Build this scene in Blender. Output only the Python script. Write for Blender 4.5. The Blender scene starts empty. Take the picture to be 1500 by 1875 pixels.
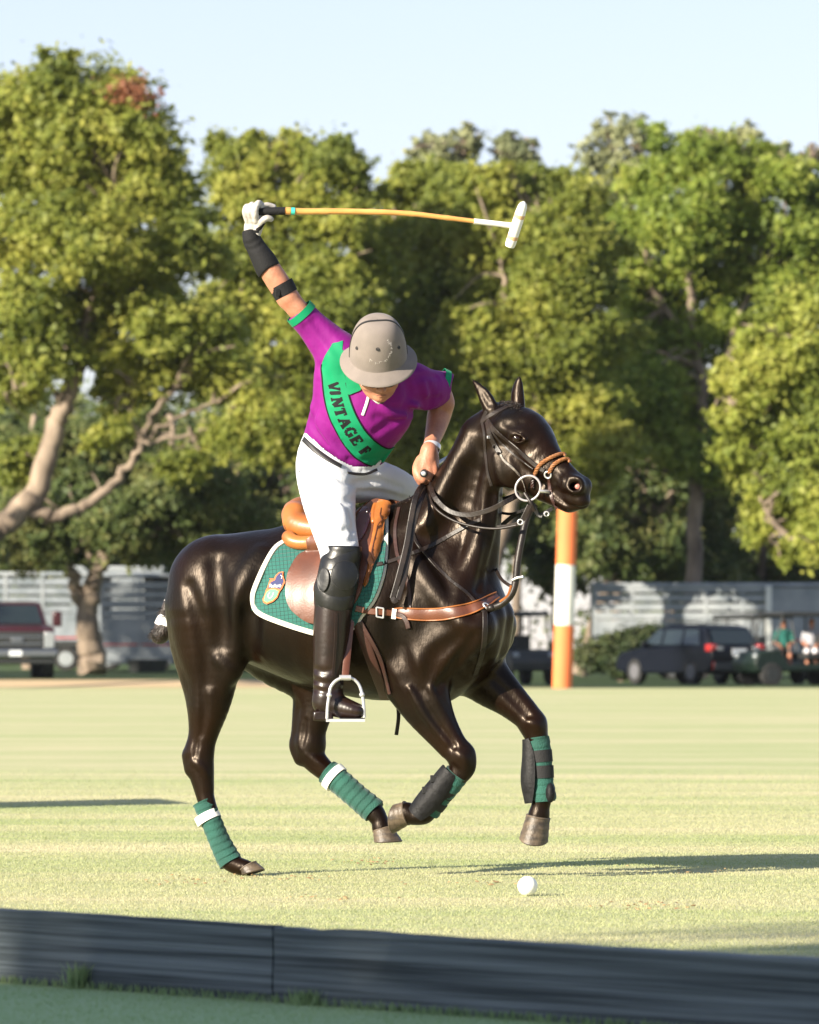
import bpy, math, random
import numpy as np
from mathutils import Vector, Matrix
from mathutils.bvhtree import BVHTree
from mathutils.geometry import delaunay_2d_cdt

# ---------------------------------------------------------------- camera, sky, sun, exposure
SC = bpy.context.scene
COL = SC.collection
FPX = 10900.0                      # focal length in pixels of the 1500 px wide photograph
CAM = np.array([0.0, 0.0, 0.946])
TILT = math.atan(252.5 / FPX)
cd = bpy.data.cameras.new("camera")
cam = bpy.data.objects.new("camera", cd); COL.objects.link(cam)
cam.location = CAM
cam.rotation_euler = (math.pi / 2 + TILT, 0, 0)
cd.sensor_fit = 'HORIZONTAL'; cd.sensor_width = 36.0
cd.lens = FPX / 1500 * 36
cd.clip_start = 0.5; cd.clip_end = 6000
cd.dof.use_dof = True; cd.dof.focus_distance = 24.75; cd.dof.aperture_fstop = 9.5
SC.camera = cam

SUN_EL, SUN_AZ = math.radians(22), math.radians(42)      # light travels toward +x turned SUN_AZ toward +y
LD = Vector((math.cos(SUN_EL) * math.cos(SUN_AZ), math.cos(SUN_EL) * math.sin(SUN_AZ), -math.sin(SUN_EL)))
w = bpy.data.worlds.new("World"); SC.world = w; w.use_nodes = True
nt = w.node_tree
sky = nt.nodes.new('ShaderNodeTexSky'); sky.sky_type = 'NISHITA'; sky.sun_disc = False
sky.sun_elevation = SUN_EL
sky.sun_rotation = math.atan2(-LD.x, -LD.y)
sky.air_density = 0.9; sky.dust_density = 0.25; sky.ozone_density = 2.2; sky.altitude = 0
bg = nt.nodes['Background']; bg.inputs['Strength'].default_value = 0.142
hsv = nt.nodes.new('ShaderNodeHueSaturation'); hsv.inputs['Saturation'].default_value = 1.0
gam = nt.nodes.new('ShaderNodeGamma'); gam.inputs['Gamma'].default_value = .55
nt.links.new(sky.outputs[0], gam.inputs[0]); nt.links.new(gam.outputs[0], hsv.inputs['Color']); tnt = nt.nodes.new('ShaderNodeMix'); tnt.data_type = 'RGBA'; tnt.blend_type = 'MULTIPLY'; tnt.inputs[0].default_value = 1; tnt.inputs[7].default_value = (.97, .915, 1.0, 1)
nt.links.new(hsv.outputs[0], tnt.inputs[6]); nt.links.new(tnt.outputs[2], bg.inputs[0])
sd = bpy.data.lights.new("sun", 'SUN'); sd.energy = 4.9; sd.angle = math.radians(0.53); sd.color = (1.0, 0.90, 0.74)
sun = bpy.data.objects.new("sun", sd); COL.objects.link(sun)
sun.rotation_euler = LD.to_track_quat('-Z', 'Y').to_euler(); sun.location = (-40, -30, 40)
vs = SC.view_settings
vs.view_transform = 'Standard'; vs.look = 'None'; vs.gamma = 1; vs.use_curve_mapping = False; vs.exposure = 1.5
SC.cycles.use_denoising = True
SC.cycles.max_bounces = 8; SC.cycles.transparent_max_bounces = 8
try: SC.cycles.denoiser = 'OPENIMAGEDENOISE'
except Exception: pass

R_ = random.Random(7)
NP = np.random.default_rng(11)

# ---------------------------------------------------------------- pixel <-> world
ct, st = math.cos(TILT), math.sin(TILT)
def ray(px, py):
    x = (px - 750) / FPX; v = -(py - 937.5) / FPX
    return np.array([x, ct - v * st, st + v * ct])
PX = 1 / 436.0                     # metres per photograph pixel at the horse
class Frame:
    """a vertical plane family: origin o, lateral axis L (pointing away from the camera)"""
    def __init__(s, o, deg):
        t = math.radians(deg); s.o = np.array([o[0], o[1], 0.0])
        s.F = np.array([math.cos(t), -math.sin(t), 0]); s.L = np.array([math.sin(t), math.cos(t), 0])
    def __call__(s, px, py, Y=0.0):
        d = ray(px, py)
        k = ((s.o - CAM) @ s.L + Y) / (d @ s.L)
        return CAM + k * d
B = Frame((-0.23, 24.9), 22)       # the horse's body
HD = Frame(tuple(B(905, 790)[:2]), 40)   # its head, turned a little more to the camera
RD = Frame((-0.23, 24.9), 0)       # the rider: Y is depth
def at(px, d, z=None, py=None):    # point at depth d, at height z or on the row py
    r = ray(px, 1190 if py is None else py); p = CAM + r * (d / r[1])
    if z is not None: p[2] = z
    return p

# ---------------------------------------------------------------- objects
def tag(o, label=None, cat=None, group=None, kind=None):
    if label: o['label'] = label
    if cat: o['category'] = cat
    if group: o['group'] = group
    if kind: o['kind'] = kind
    return o
def empty(name, loc, label=None, cat=None, group=None):
    o = bpy.data.objects.new(name, None); COL.objects.link(o); o.location = Vector(loc)
    o.empty_display_size = 0.1
    return tag(o, label, cat, group)
def wloc(o):
    v = Vector((0, 0, 0))
    while o is not None: v += o.location; o = o.parent
    return v
def obj(name, verts, faces, mats, parent=None, smooth=True, mi=None, loc=None, bevel=0, subsurf=0, autosm=None):
    """verts in world space; the mesh is stored relative to the parent"""
    verts = np.asarray(verts, dtype=np.float64).reshape(-1, 3)
    base = np.array(wloc(parent)) if parent is not None else (np.array(loc) if loc is not None else np.zeros(3))
    me = bpy.data.meshes.new(name)
    v = verts - base
    if isinstance(faces, np.ndarray):
        n, k = faces.shape
        me.vertices.add(len(v)); me.vertices.foreach_set('co', v.astype(np.float32).ravel())
        me.loops.add(n * k); me.loops.foreach_set('vertex_index', faces.astype(np.int32).ravel())
        me.polygons.add(n); me.polygons.foreach_set('loop_start', np.arange(0, n * k, k, dtype=np.int32))
        me.update(calc_edges=True); me.validate()
    else:
        me.from_pydata([tuple(q) for q in v], [], [tuple(int(i) for i in f) for f in faces]); me.update()
    if not isinstance(mats, (list, tuple)): mats = [mats]
    for m in mats: me.materials.append(m)
    if mi is not None: me.polygons.foreach_set('material_index', np.asarray(mi, dtype=np.int32))
    me.polygons.foreach_set('use_smooth', np.full(len(me.polygons), bool(smooth)))
    if smooth and not isinstance(faces, np.ndarray): me.set_sharp_from_angle(angle=math.radians(48))
    o = bpy.data.objects.new(name, me); COL.objects.link(o)
    if parent is not None: o.parent = parent
    elif loc is not None: o.location = Vector(loc)
    if bevel:
        b = o.modifiers.new('bevel', 'BEVEL'); b.width = bevel; b.segments = 2; b.limit_method = 'ANGLE'; b.angle_limit = math.radians(35)
    if subsurf:
        b = o.modifiers.new('sub', 'SUBSURF'); b.levels = subsurf; b.render_levels = subsurf
    return o

class MB:
    """collects shapes into one mesh (world space)"""
    def __init__(s): s.v = []; s.f = []; s.m = []; s.cur = 0
    def add(s, vs_, fs, m=None):
        n = len(s.v); s.v += [tuple(map(float, q)) for q in vs_]
        s.f += [tuple(i + n for i in f) for f in fs]; s.m += [s.cur if m is None else m] * len(fs); return s
    def box(s, c, d, rz=0.0, m=None, top=1.0):
        c = np.array(c, float); hx, hy, hz = [q / 2 for q in d]; ca, sa = math.cos(rz), math.sin(rz); vs_ = []
        for z in (-hz, hz):
            t = top if z > 0 else 1
            for x, y in ((-hx, -hy), (hx, -hy), (hx, hy), (-hx, hy)):
                x *= t; y *= t
                vs_.append(c + np.array([x * ca - y * sa, x * sa + y * ca, z]))
        return s.add(vs_, [(3, 2, 1, 0), (4, 5, 6, 7), (0, 1, 5, 4), (1, 2, 6, 5), (2, 3, 7, 6), (3, 0, 4, 7)], m)
    def tube(s, pts, rad, n=10, cap=True, m=None, up=None, flat=1.0):
        v, f = tube_geo(pts, rad, n, cap, flat, up); return s.add(v, f, m)
    def ball(s, c, r, n=12, m=None):
        r = np.array([r] * 3 if np.isscalar(r) else r, float); vs_ = []; fs = []; h = n // 2 + 1
        for i in range(h + 1):
            a = math.pi * i / h
            for j in range(n):
                b = 2 * math.pi * j / n
                vs_.append(np.array(c) + r * np.array([math.sin(a) * math.cos(b), math.sin(a) * math.sin(b), math.cos(a)]))
        for i in range(h):
            for j in range(n):
                k = (j + 1) % n; fs.append((i * n + j, (i + 1) * n + j, (i + 1) * n + k, i * n + k))
        return s.add(vs_, fs, m)
    def build(s, name, mats, parent=None, **kw):
        return obj(name, s.v, s.f, mats, parent, mi=s.m, **kw)

def catmull(pts, n):
    P = np.asarray(pts, float); out = []
    if len(P) < 3: return np.array([P[0] + (P[-1] - P[0]) * t for t in np.linspace(0, 1, n + 1)])
    Q = np.vstack([2 * P[0] - P[1], P, 2 * P[-1] - P[-2]])
    for i in range(1, len(Q) - 2):
        for t in np.linspace(0, 1, n, endpoint=False):
            a, b, c, d = Q[i - 1], Q[i], Q[i + 1], Q[i + 2]
            out.append(0.5 * ((2 * b) + (c - a) * t + (2 * a - 5 * b + 4 * c - d) * t * t + (3 * b - a - 3 * c + d) * t ** 3))
    out.append(P[-1]); return np.array(out)
def norm(v): v = np.asarray(v, float); return v / (np.linalg.norm(v) + 1e-12)
def tube_geo(pts, rad, n=10, cap=True, flat=1.0, up=None, prof=None):
    P = np.asarray(pts, float); m = len(P)
    r = np.full(m, rad, float) if np.isscalar(rad) else np.asarray(rad, float)
    T = np.gradient(P, axis=0); T /= np.linalg.norm(T, axis=1)[:, None] + 1e-12
    u = np.array([0, 0, 1.0]) if up is None else np.asarray(up, float)
    if up is None and abs(T[0] @ u) > .9: u = np.array([1.0, 0, 0])
    V = []; N0 = norm(u - (u @ T[0]) * T[0])
    for i in range(m):
        if up is None: N0 = norm(N0 - (N0 @ T[i]) * T[i])
        else: N0 = norm(u - (u @ T[i]) * T[i])
        S = np.cross(T[i], N0)
        for j in range(n):
            a = 2 * math.pi * j / n
            V.append(P[i] + r[i] * (math.cos(a) * N0 * flat + math.sin(a) * S))
    F = []
    for i in range(m - 1):
        for j in range(n):
            k = (j + 1) % n; F.append((i * n + j, i * n + k, (i + 1) * n + k, (i + 1) * n + j))
    if cap: F.append(tuple(range(n))[::-1]); F.append(tuple((m - 1) * n + j for j in range(n)))
    return V, F
def ribbon_geo(pts, nrm, wid, th):
    """a strap: centres, surface normals, width (scalar or list), thickness"""
    P = np.asarray(pts, float); N = np.asarray(nrm, float); m = len(P)
    wd = np.full(m, wid, float) if np.isscalar(wid) else np.interp(np.linspace(0, 1, m), np.linspace(0, 1, len(wid)), wid)
    T = np.gradient(P, axis=0); T /= np.linalg.norm(T, axis=1)[:, None] + 1e-12
    prof = [(-.5, 0), (-.5, .55), (-.4, 1), (.4, 1), (.5, .55), (.5, 0)]; k = len(prof); V = []; F = []
    for i in range(m):
        n_ = norm(N[i] - (N[i] @ T[i]) * T[i]); S = np.cross(T[i], n_)
        for a, b in prof: V.append(P[i] + S * a * wd[i] + n_ * (b - .5) * th)
    for i in range(m - 1):
        for j in range(k):
            l = (j + 1) % k; F.append((i * k + j, (i + 1) * k + j, (i + 1) * k + l, i * k + l))
    F.append(tuple(range(k))); F.append(tuple((m - 1) * k + j for j in range(k))[::-1])
    return V, F

# ---------------------------------------------------------------- signed distance modelling (smooth unions, meshed by surface nets)
class SDF:
    """groups of tapered capsules and ellipsoids, joined smoothly"""
    def __init__(s, h): s.h = h; s.p = []; s.bl = {}
    def cap(s, a, b, ra, rb, k=12, ky=1.0, L=None, sub=False):
        M = np.eye(3)
        if ky != 1.0: L = B.L if L is None else L; M = M + (1 / ky - 1) * np.outer(L, L)
        s.p.append(([(np.array(a, float), np.array(b, float), ra * PX, rb * PX, M, max(1.0, ky))], max(k * PX, 1e-5), sub)); return s
    def chain(s, fr, pts, k=12, n=4, sub=False, blur=0):
        """pts: (px, py, Y, r, ky), smoothly interpolated"""
        q = [tuple(p) + ((1.0,) if len(p) < 5 else ()) for p in pts]
        W = [tuple(fr(p[0], p[1], p[2])) + (p[3], p[4]) for p in q]
        return s.wchain(W, k, n, sub, fr.L, blur)
    def wchain(s, W, k=12, n=4, sub=False, L=None, blur=0):
        """the same from world points: (x, y, z, r_px, ky)"""
        W = [tuple(p) + ((1.0,) if len(p) < 5 else ()) for p in W]
        c = catmull(W, n) if len(W) > 2 else np.array(W)
        if len(W) == 2 and W[0][4] != W[1][4]: c = np.array([np.array(W[0]) + (np.array(W[1]) - np.array(W[0])) * t for t in np.linspace(0, 1, 5)])
        L = B.L if L is None else L; g = []
        for p, q in zip(c, c[1:]):
            ky = (p[4] + q[4]) / 2; M = np.eye(3) + (1 / ky - 1) * np.outer(L, L)
            g.append((p[:3], q[:3], max(p[3], .3) * PX, max(q[3], .3) * PX, M, max(1.0, ky)))
        s.p.append((g, max(k * PX, 1e-5), sub)); s.bl[len(s.p) - 1] = blur; return s
    def ell(s, c, radii, axes=None, k=12, sub=False):
        A = np.eye(3) if axes is None else np.array([norm(a) for a in axes]); r0 = max(radii)
        M = A.T @ np.diag([r0 / q for q in radii]) @ A
        s.p.append(([(np.array(c, float), np.array(c, float), r0 * PX, r0 * PX, M, 1.0)], max(k * PX, 1e-5), sub)); return s
    def mesh(s, h=None):
        h = h or s.h; lo = np.full(3, 1e9); hi = -lo; bbs = []
        for g, k, sub in s.p:
            bb = []
            for a, b, ra, rb, M, mx in g:
                R = max(ra, rb) * mx + k + 3 * h; bb.append((np.minimum(a, b) - R, np.maximum(a, b) + R))
            bbs.append(bb)
            if not sub:
                for l, u in bb: lo = np.minimum(lo, l); hi = np.maximum(hi, u)
        n = np.ceil((hi - lo) / h).astype(int) + 1
        D = np.full(n, 0.2, np.float32)
        rng = lambda l, u: (np.clip(np.floor((l - lo) / h).astype(int), 0, n), np.clip(np.ceil((u - lo) / h).astype(int) + 1, 0, n))
        for gi, ((g, k, sub), bb) in enumerate(zip(s.p, bbs)):
            l, u = np.min([q[0] for q in bb], 0), np.max([q[1] for q in bb], 0)
            o0, o1 = rng(l, u)
            if np.any(o1 <= o0): continue
            T = np.full(o1 - o0, 0.4, np.float32)
            for (a, b, ra, rb, M, mx), (l, u) in zip(g, bb):
                i0, i1 = rng(l, u)
                if np.any(i1 <= i0): continue
                gr = [(lo[q] + h * np.arange(i0[q], i1[q])).astype(np.float32) for q in range(3)]
                Mf = M.astype(np.float32); A = M @ a; Bq = M @ b; ba = Bq - A; bb_ = float(ba @ ba)
                X = [Mf[r, 0] * gr[0][:, None, None] + Mf[r, 1] * gr[1][None, :, None] + Mf[r, 2] * gr[2][None, None, :] - np.float32(A[r]) for r in range(3)]
                if bb_ > 1e-12:
                    hh = np.clip((X[0] * ba[0] + X[1] * ba[1] + X[2] * ba[2]) / bb_, 0, 1).astype(np.float32)
                    X = [X[r] - hh * np.float32(ba[r]) for r in range(3)]; r_ = ra + (rb - ra) * hh
                else: r_ = ra
                ln = np.sqrt(X[0] ** 2 + X[1] ** 2 + X[2] ** 2) + 1e-9
                G = [(X[0] * Mf[0, r] + X[1] * Mf[1, r] + X[2] * Mf[2, r]) / ln for r in range(3)]
                d = (ln - r_) / np.sqrt(G[0] ** 2 + G[1] ** 2 + G[2] ** 2)
                sl = tuple(slice(i0[q] - o0[q], i1[q] - o0[q]) for q in range(3)); T[sl] = np.minimum(T[sl], d)
            for _ in range(int(s.bl.get(gi, 0) / h)):
                for ax in range(3):
                    Tm = np.moveaxis(T, ax, 0); Tm[1:-1] = (Tm[:-2] + Tm[1:-1] + Tm[2:]) / 3
            sl = tuple(slice(o0[q], o1[q]) for q in range(3)); cur = D[sl]
            if sub:
                T = -T; t = np.maximum(k - np.abs(cur - T), 0) / k; D[sl] = np.maximum(cur, T) + t * t * k * .25
            else:
                t = np.maximum(k - np.abs(cur - T), 0) / k; D[sl] = np.minimum(cur, T) - t * t * k * .25
        return surfnet(D, lo, h)
    def relief(s, surf, fr_pts, r, e, k=10, sub=False, taper=True):
        """a ridge (or groove) of radius r px running over the surface, standing e px proud (or cut e px deep)"""
        q = catmull(fr_pts, 4); W = []
        for i, (x, y) in enumerate(q):
            h_ = surf.hit(x, y)
            if h_ is None: continue
            t = i / max(1, len(q) - 1); rr = r * (1 if not taper else (.55 + .45 * math.sin(math.pi * min(max(t, 0), 1))))
            ee = e * (1 if not taper else math.sin(math.pi * (.08 + .84 * t)))
            c = h_[0] + h_[1] * ((rr - ee) if sub else (ee - rr)) * PX
            W.append(tuple(c) + (rr, 1.0))
        if len(W) > 1: s.wchain(W, k, 1, sub)
        return s
def surfnet(D, lo, h):
    S = D < 0
    n = np.array(D.shape)
    c = [S[a:n[0] - 1 + a, b:n[1] - 1 + b, d:n[2] - 1 + d] for a in (0, 1) for b in (0, 1) for d in (0, 1)]
    anyi = c[0].copy(); alli = c[0].copy()
    for q in c[1:]: anyi |= q; alli &= q
    act = anyi & ~alli; idx = np.argwhere(act)
    vid = np.full(act.shape, -1, np.int64); vid[act] = np.arange(len(idx))
    pos = np.zeros((len(idx), 3)); cnt = np.zeros(len(idx))
    cor = [np.array((a, b, d)) for a in (0, 1) for b in (0, 1) for d in (0, 1)]
    for i in range(8):
        for j in range(i + 1, 8):
            if np.abs(cor[i] - cor[j]).sum() != 1: continue
            p = idx + cor[i]; q = idx + cor[j]
            dp = D[p[:, 0], p[:, 1], p[:, 2]]; dq = D[q[:, 0], q[:, 1], q[:, 2]]
            m = (dp < 0) != (dq < 0); t = np.where(m, dp / np.where(m, dp - dq, 1), 0)
            pos += np.where(m[:, None], cor[i] + (cor[j] - cor[i]) * t[:, None], 0); cnt += m
    pos = idx + pos / cnt[:, None]
    F = []
    for ax in range(3):
        b, d = [(1, 2), (2, 0), (0, 1)][ax]
        s0 = [slice(None)] * 3; s1 = [slice(None)] * 3; s0[ax] = slice(0, -1); s1[ax] = slice(1, None)
        A = S[tuple(s0)]; C = S[tuple(s1)]; e = np.argwhere(A != C)
        e = e[(e[:, b] > 0) & (e[:, d] > 0) & (e[:, b] < n[b] - 1) & (e[:, d] < n[d] - 1)]
        fl = A[e[:, 0], e[:, 1], e[:, 2]]
        def V(db, dd):
            q = e.copy(); q[:, b] += db; q[:, d] += dd; return vid[q[:, 0], q[:, 1], q[:, 2]]
        f = np.stack([V(-1, -1), V(0, -1), V(0, 0), V(-1, 0)], 1)
        f[~fl] = f[~fl][:, ::-1]; F.append(f)
    F = np.vstack(F)
    # two relax + reproject passes
    for it in range(3):
        if it < 2:
            acc = np.zeros_like(pos); num = np.zeros(len(pos))
            for a in range(4):
                i, j = F[:, a], F[:, (a + 1) % 4]
                for q in range(3):
                    acc[:, q] += np.bincount(i, pos[j, q], len(pos)) + np.bincount(j, pos[i, q], len(pos))
                num += np.bincount(i, minlength=len(pos)) + np.bincount(j, minlength=len(pos))
            pos = .4 * pos + .6 * acc / np.maximum(num, 1)[:, None]
        g = np.stack([(tri(D, pos + e) - tri(D, pos - e)) for e in np.eye(3) * .7], 1) / 1.4
        v = tri(D, pos); g2 = (g ** 2).sum(1) + 1e-12
        pos -= np.clip(v / g2, -1 / np.sqrt(g2) * 0 - 1, 1)[:, None] * g * np.minimum(1, 1)
    return lo + pos * h, F
def tri(D, p):
    n = np.array(D.shape); p = np.clip(p, 0, n - 1.001); i = p.astype(int); f = p - i; r = 0
    for a in (0, 1):
        for b in (0, 1):
            for c in (0, 1):
                r = r + D[i[:, 0] + a, i[:, 1] + b, i[:, 2] + c] * (f[:, 0] if a else 1 - f[:, 0]) * (f[:, 1] if b else 1 - f[:, 1]) * (f[:, 2] if c else 1 - f[:, 2])
    return r
def fr_mirror(fr, p):
    """pixel position of the mirror image (Y -> -Y) of a point given by pixel in frame fr"""
    q = fr(p[0], p[1], p[2]) - 2 * p[2] * fr.L
    d = q - CAM; x = d[0]; a = d[1] * ct + d[2] * st; v = -d[1] * st + d[2] * ct
    return (750 + FPX * x / a, 937.5 - FPX * v / a, -p[2]) + tuple(p[3:])
def proj(q):
    d = np.asarray(q) - CAM; a = d[1] * ct + d[2] * st; v = -d[1] * st + d[2] * ct
    return 750 + FPX * d[0] / a, 937.5 - FPX * v / a

class Surf:
    """ray-cast target made of several meshes"""
    def __init__(s): s.t = []
    def add(s, v, f):
        s.t.append(BVHTree.FromPolygons([tuple(q) for q in v], [tuple(int(i) for i in g) for g in f])); return s
    def hit(s, px, py):
        d = Vector(ray(px, py)).normalized(); best = None
        for t in s.t:
            h_ = t.ray_cast(Vector(CAM), d)
            if h_[0] is not None and (best is None or h_[3] < best[3]): best = h_
        if best is None: return None
        n = np.array(best[1]); n = n if n @ np.array(d) < 0 else -n
        return np.array(best[0]), n
def drape(surf, pts, off, n=6, fr=None, Y=0.0, closed=False, smooth=3, raw=False):
    """pixel polyline -> points lying on the surface (free points: fall back to plane Y of fr); returns centres, normals"""
    q = np.asarray([p[:2] for p in pts], float)
    if closed: q = np.vstack([q, q[:1]])
    c = q if raw else catmull(q, n); P = []; N = []
    for x, y in c:
        h_ = surf.hit(x, y)
        if h_ is None:
            if P and fr is None: P.append(None); N.append(None); continue
            P.append((fr or B)(x, y, Y)); N.append(-ray(x, y))
        else: P.append(h_[0]); N.append(h_[1])
    # holes filled from neighbours
    ok = [i for i in range(len(P)) if P[i] is not None]
    for i in range(len(P)):
        if P[i] is None:
            j = min(ok, key=lambda k_: abs(k_ - i)); d = ray(*c[i]); P[i] = CAM + d * ((P[j] - CAM)[1] / d[1]); N[i] = N[j]
    P = np.array(P); N = np.array([norm(k_) for k_ in N])
    for _ in range(smooth):
        Nn = N.copy(); Nn[1:-1] = (N[:-2] + N[1:-1] * 2 + N[2:]) / 4; N = Nn / np.linalg.norm(Nn, axis=1)[:, None]
    P = P + N * off
    dep = P[:, 1].copy()
    for _ in range(smooth): dep[1:-1] = np.minimum(dep[1:-1], (dep[:-2] + dep[1:-1] * 2 + dep[2:]) / 4 + .002)
    for i in range(len(P)):
        d = P[i] - CAM; P[i] = CAM + d * (dep[i] / d[1])
    return P, N
def patch(surf, poly, off, th, step=5, n=4, raw=False, smooth=2, fr=None, Y=0.0, holes=()):
    """a flat piece cut along a pixel outline and laid on the surface; returns a shell (front, back and rim)"""
    b = np.asarray(poly, float)
    if not raw: b = catmull(np.vstack([b, b[:1]]), n)[:-1]
    lo, hi = b.min(0), b.max(0); pts = [Vector(p) for p in b]; m = len(pts)
    for x in np.arange(lo[0], hi[0], step):
        for y in np.arange(lo[1], hi[1], step):
            if inside(b, x, y): pts.append(Vector((x + .01, y + .013)))
    v2, e, f, *_ = delaunay_2d_cdt(pts, [(i, (i + 1) % m) for i in range(m)], [], 1, 1e-5)
    V = []; last = None; bad = []
    nb = [set() for _ in v2]
    for g in f:
        for i in range(len(g)): nb[g[i]].add(g[i - 1]); nb[g[i - 1]].add(g[i])
    for i, p in enumerate(v2):
        h_ = surf.hit(p.x, p.y)
        if h_ is None: V.append(None); bad.append(i)
        else: V.append((h_[0], h_[1]))
    dist = [None if q is None else q[0][1] for q in V]
    for _ in range(60):
        done = True
        for i in bad:
            ks = [dist[j] for j in nb[i] if dist[j] is not None]
            if ks: dist[i] = sum(ks) / len(ks) if dist[i] is None else (dist[i] + sum(ks) / len(ks)) / 2
            else: done = False
        if done and _ > 8: break
    for i in range(len(v2)):
        if dist[i] is None: dist[i] = (fr or B)(v2[i].x, v2[i].y, Y)[1]
    for _ in range(smooth * 3): dist = [min(dist[i], (dist[i] + sum(dist[j] for j in nb[i]) / max(1, len(nb[i]))) / 2 + .001) for i in range(len(dist))]
    P = np.array([CAM + ray(p.x, p.y) * ((dist[i]) / ray(p.x, p.y)[1]) for i, p in enumerate(v2)])
    Nn = np.zeros_like(P)
    f = [tuple(g) for g in f]
    for g in f:
        c_ = np.cross(P[g[1]] - P[g[0]], P[g[2]] - P[g[0]])
        if c_[1] > 0: c_ = -c_
        for i in g: Nn[i] += c_
    Nn /= np.linalg.norm(Nn, axis=1)[:, None] + 1e-12
    top = P + Nn * (off + th); bot = P + Nn * (off * .3)
    k = len(P); F = []
    for g in f:
        c_ = np.cross(P[g[1]] - P[g[0]], P[g[2]] - P[g[0]])
        g = g if c_[1] < 0 else g[::-1]
        F.append(g); F.append(tuple(i + k for i in g[::-1]))
    ec = {}
    for g in F[::2]:
        for i in range(len(g)): ec[(g[i], g[(i + 1) % len(g)])] = 1
    for (a, b_) in list(ec):
        if (b_, a) not in ec: F.append((b_, a, a + k, b_ + k))
    return list(top) + list(bot), F
def inside(poly, x, y):
    c = False; n = len(poly); j = n - 1
    for i in range(n):
        if (poly[i][1] > y) != (poly[j][1] > y) and x < (poly[j][0] - poly[i][0]) * (y - poly[i][1]) / (poly[j][1] - poly[i][1]) + poly[i][0]: c = not c
        j = i
    return c
def tube_surf(pts, rad, fr): pass

# ---------------------------------------------------------------- materials
def lin(c):
    if isinstance(c, str):
        c = [int(c[i:i + 2], 16) / 255 for i in (0, 2, 4)]
        c = [q / 12.92 if q < .04045 else ((q + .055) / 1.055) ** 2.4 for q in c]
    return (*c[:3], 1.0)
def mat(name, col, rough=.6, col2=None, nscale=20, ndetail=4, bump=0, bscale=60, metal=0, spec=.5, coat=0, coatr=.2, sheen=0,
        stretch=None, c_lo=.35, c_hi=.65, sss=0, trans=0, rough2=None, bstretch=None, aniso=0):
    m = bpy.data.materials.new(name); m.use_nodes = True; n = m.node_tree; bs = n.nodes['Principled BSDF']
    I = bs.inputs; I['Base Color'].default_value = lin(col); I['Roughness'].default_value = rough; I['Metallic'].default_value = metal
    I['Specular IOR Level'].default_value = spec; I['Coat Weight'].default_value = coat; I['Coat Roughness'].default_value = coatr
    I['Sheen Weight'].default_value = sheen; I['Sheen Roughness'].default_value = .4
    if sss: I['Subsurface Weight'].default_value = sss; I['Subsurface Radius'].default_value = (.02, .008, .004); I['Subsurface Scale'].default_value = .6
    if trans: I['Transmission Weight'].default_value = trans
    tc = n.nodes.new('ShaderNodeTexCoord'); src = tc.outputs['Object']
    def mapped(sv):
        if not sv: return src
        mp = n.nodes.new('ShaderNodeMapping'); mp.inputs['Scale'].default_value = sv; n.links.new(src, mp.inputs[0]); return mp.outputs[0]
    if col2 is not None or rough2 is not None:
        t = n.nodes.new('ShaderNodeTexNoise'); t.inputs['Scale'].default_value = nscale; t.inputs['Detail'].default_value = ndetail
        n.links.new(mapped(stretch), t.inputs['Vector'])
        r = n.nodes.new('ShaderNodeMapRange'); r.inputs[1].default_value = c_lo; r.inputs[2].default_value = c_hi; n.links.new(t.outputs[0], r.inputs[0])
        if col2 is not None:
            x = n.nodes.new('ShaderNodeMix'); x.data_type = 'RGBA'; x.inputs[6].default_value = lin(col); x.inputs[7].default_value = lin(col2)
            n.links.new(r.outputs[0], x.inputs[0]); n.links.new(x.outputs[2], I['Base Color'])
        if rough2 is not None:
            y = n.nodes.new('ShaderNodeMapRange'); y.inputs[3].default_value = rough; y.inputs[4].default_value = rough2
            n.links.new(r.outputs[0], y.inputs[0]); n.links.new(y.outputs[0], I['Roughness'])
    if bump:
        t = n.nodes.new('ShaderNodeTexNoise'); t.inputs['Scale'].default_value = bscale; t.inputs['Detail'].default_value = 5
        n.links.new(mapped(bstretch), t.inputs['Vector'])
        b = n.nodes.new('ShaderNodeBump'); b.inputs['Strength'].default_value = bump; b.inputs['Distance'].default_value = .01
        n.links.new(t.outputs[0], b.inputs['Height']); n.links.new(b.outputs[0], I['Normal'])
    return m
# ================================================================ the horse
M_coat = mat('coat', (.0085, .0034, .0015), .31, (.0020, .0012, .0009), nscale=3.2, bump=.42, bscale=15, bstretch=(1, 1, .6), spec=.24, coat=.0, coatr=.26, rough2=.44)
M_coat.node_tree.nodes['Principled BSDF'].inputs['Specular Tint'].default_value = (1.0, .84, .70, 1)
def hair_bump(m, sc=170, stg=.30, stretch=(1, 1, .35)):
    n = m.node_tree; bs = n.nodes['Principled BSDF']; old = bs.inputs['Normal'].links[0].from_socket
    tc = n.nodes.new('ShaderNodeTexCoord'); mp = n.nodes.new('ShaderNodeMapping'); mp.inputs['Scale'].default_value = stretch; t = n.nodes.new('ShaderNodeTexNoise'); t.inputs['Scale'].default_value = sc; t.inputs['Detail'].default_value = 3
    bp = n.nodes.new('ShaderNodeBump'); bp.inputs['Strength'].default_value = stg; bp.inputs['Distance'].default_value = .004
    n.links.new(tc.outputs['Object'], mp.inputs[0]); n.links.new(mp.outputs[0], t.inputs['Vector']); n.links.new(t.outputs[0], bp.inputs['Height']); n.links.new(old, bp.inputs['Normal']); n.links.new(bp.outputs[0], bs.inputs['Normal'])
hair_bump(M_coat, 130, .24)
M_hoof = mat('hoof', (.036, .027, .020), .5, (.11, .080, .052), nscale=14, bump=.3, bscale=70, stretch=(1, 1, 3))
M_eye = mat('eye', (.010, .004, .002), .10, spec=.5)
M_pink = mat('nostril_skin', (.45, .16, .13), .4)
M_green = mat('bandage', '123E35', .85, '1B5045', nscale=8, bump=.5, bscale=160, sheen=.2)
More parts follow.
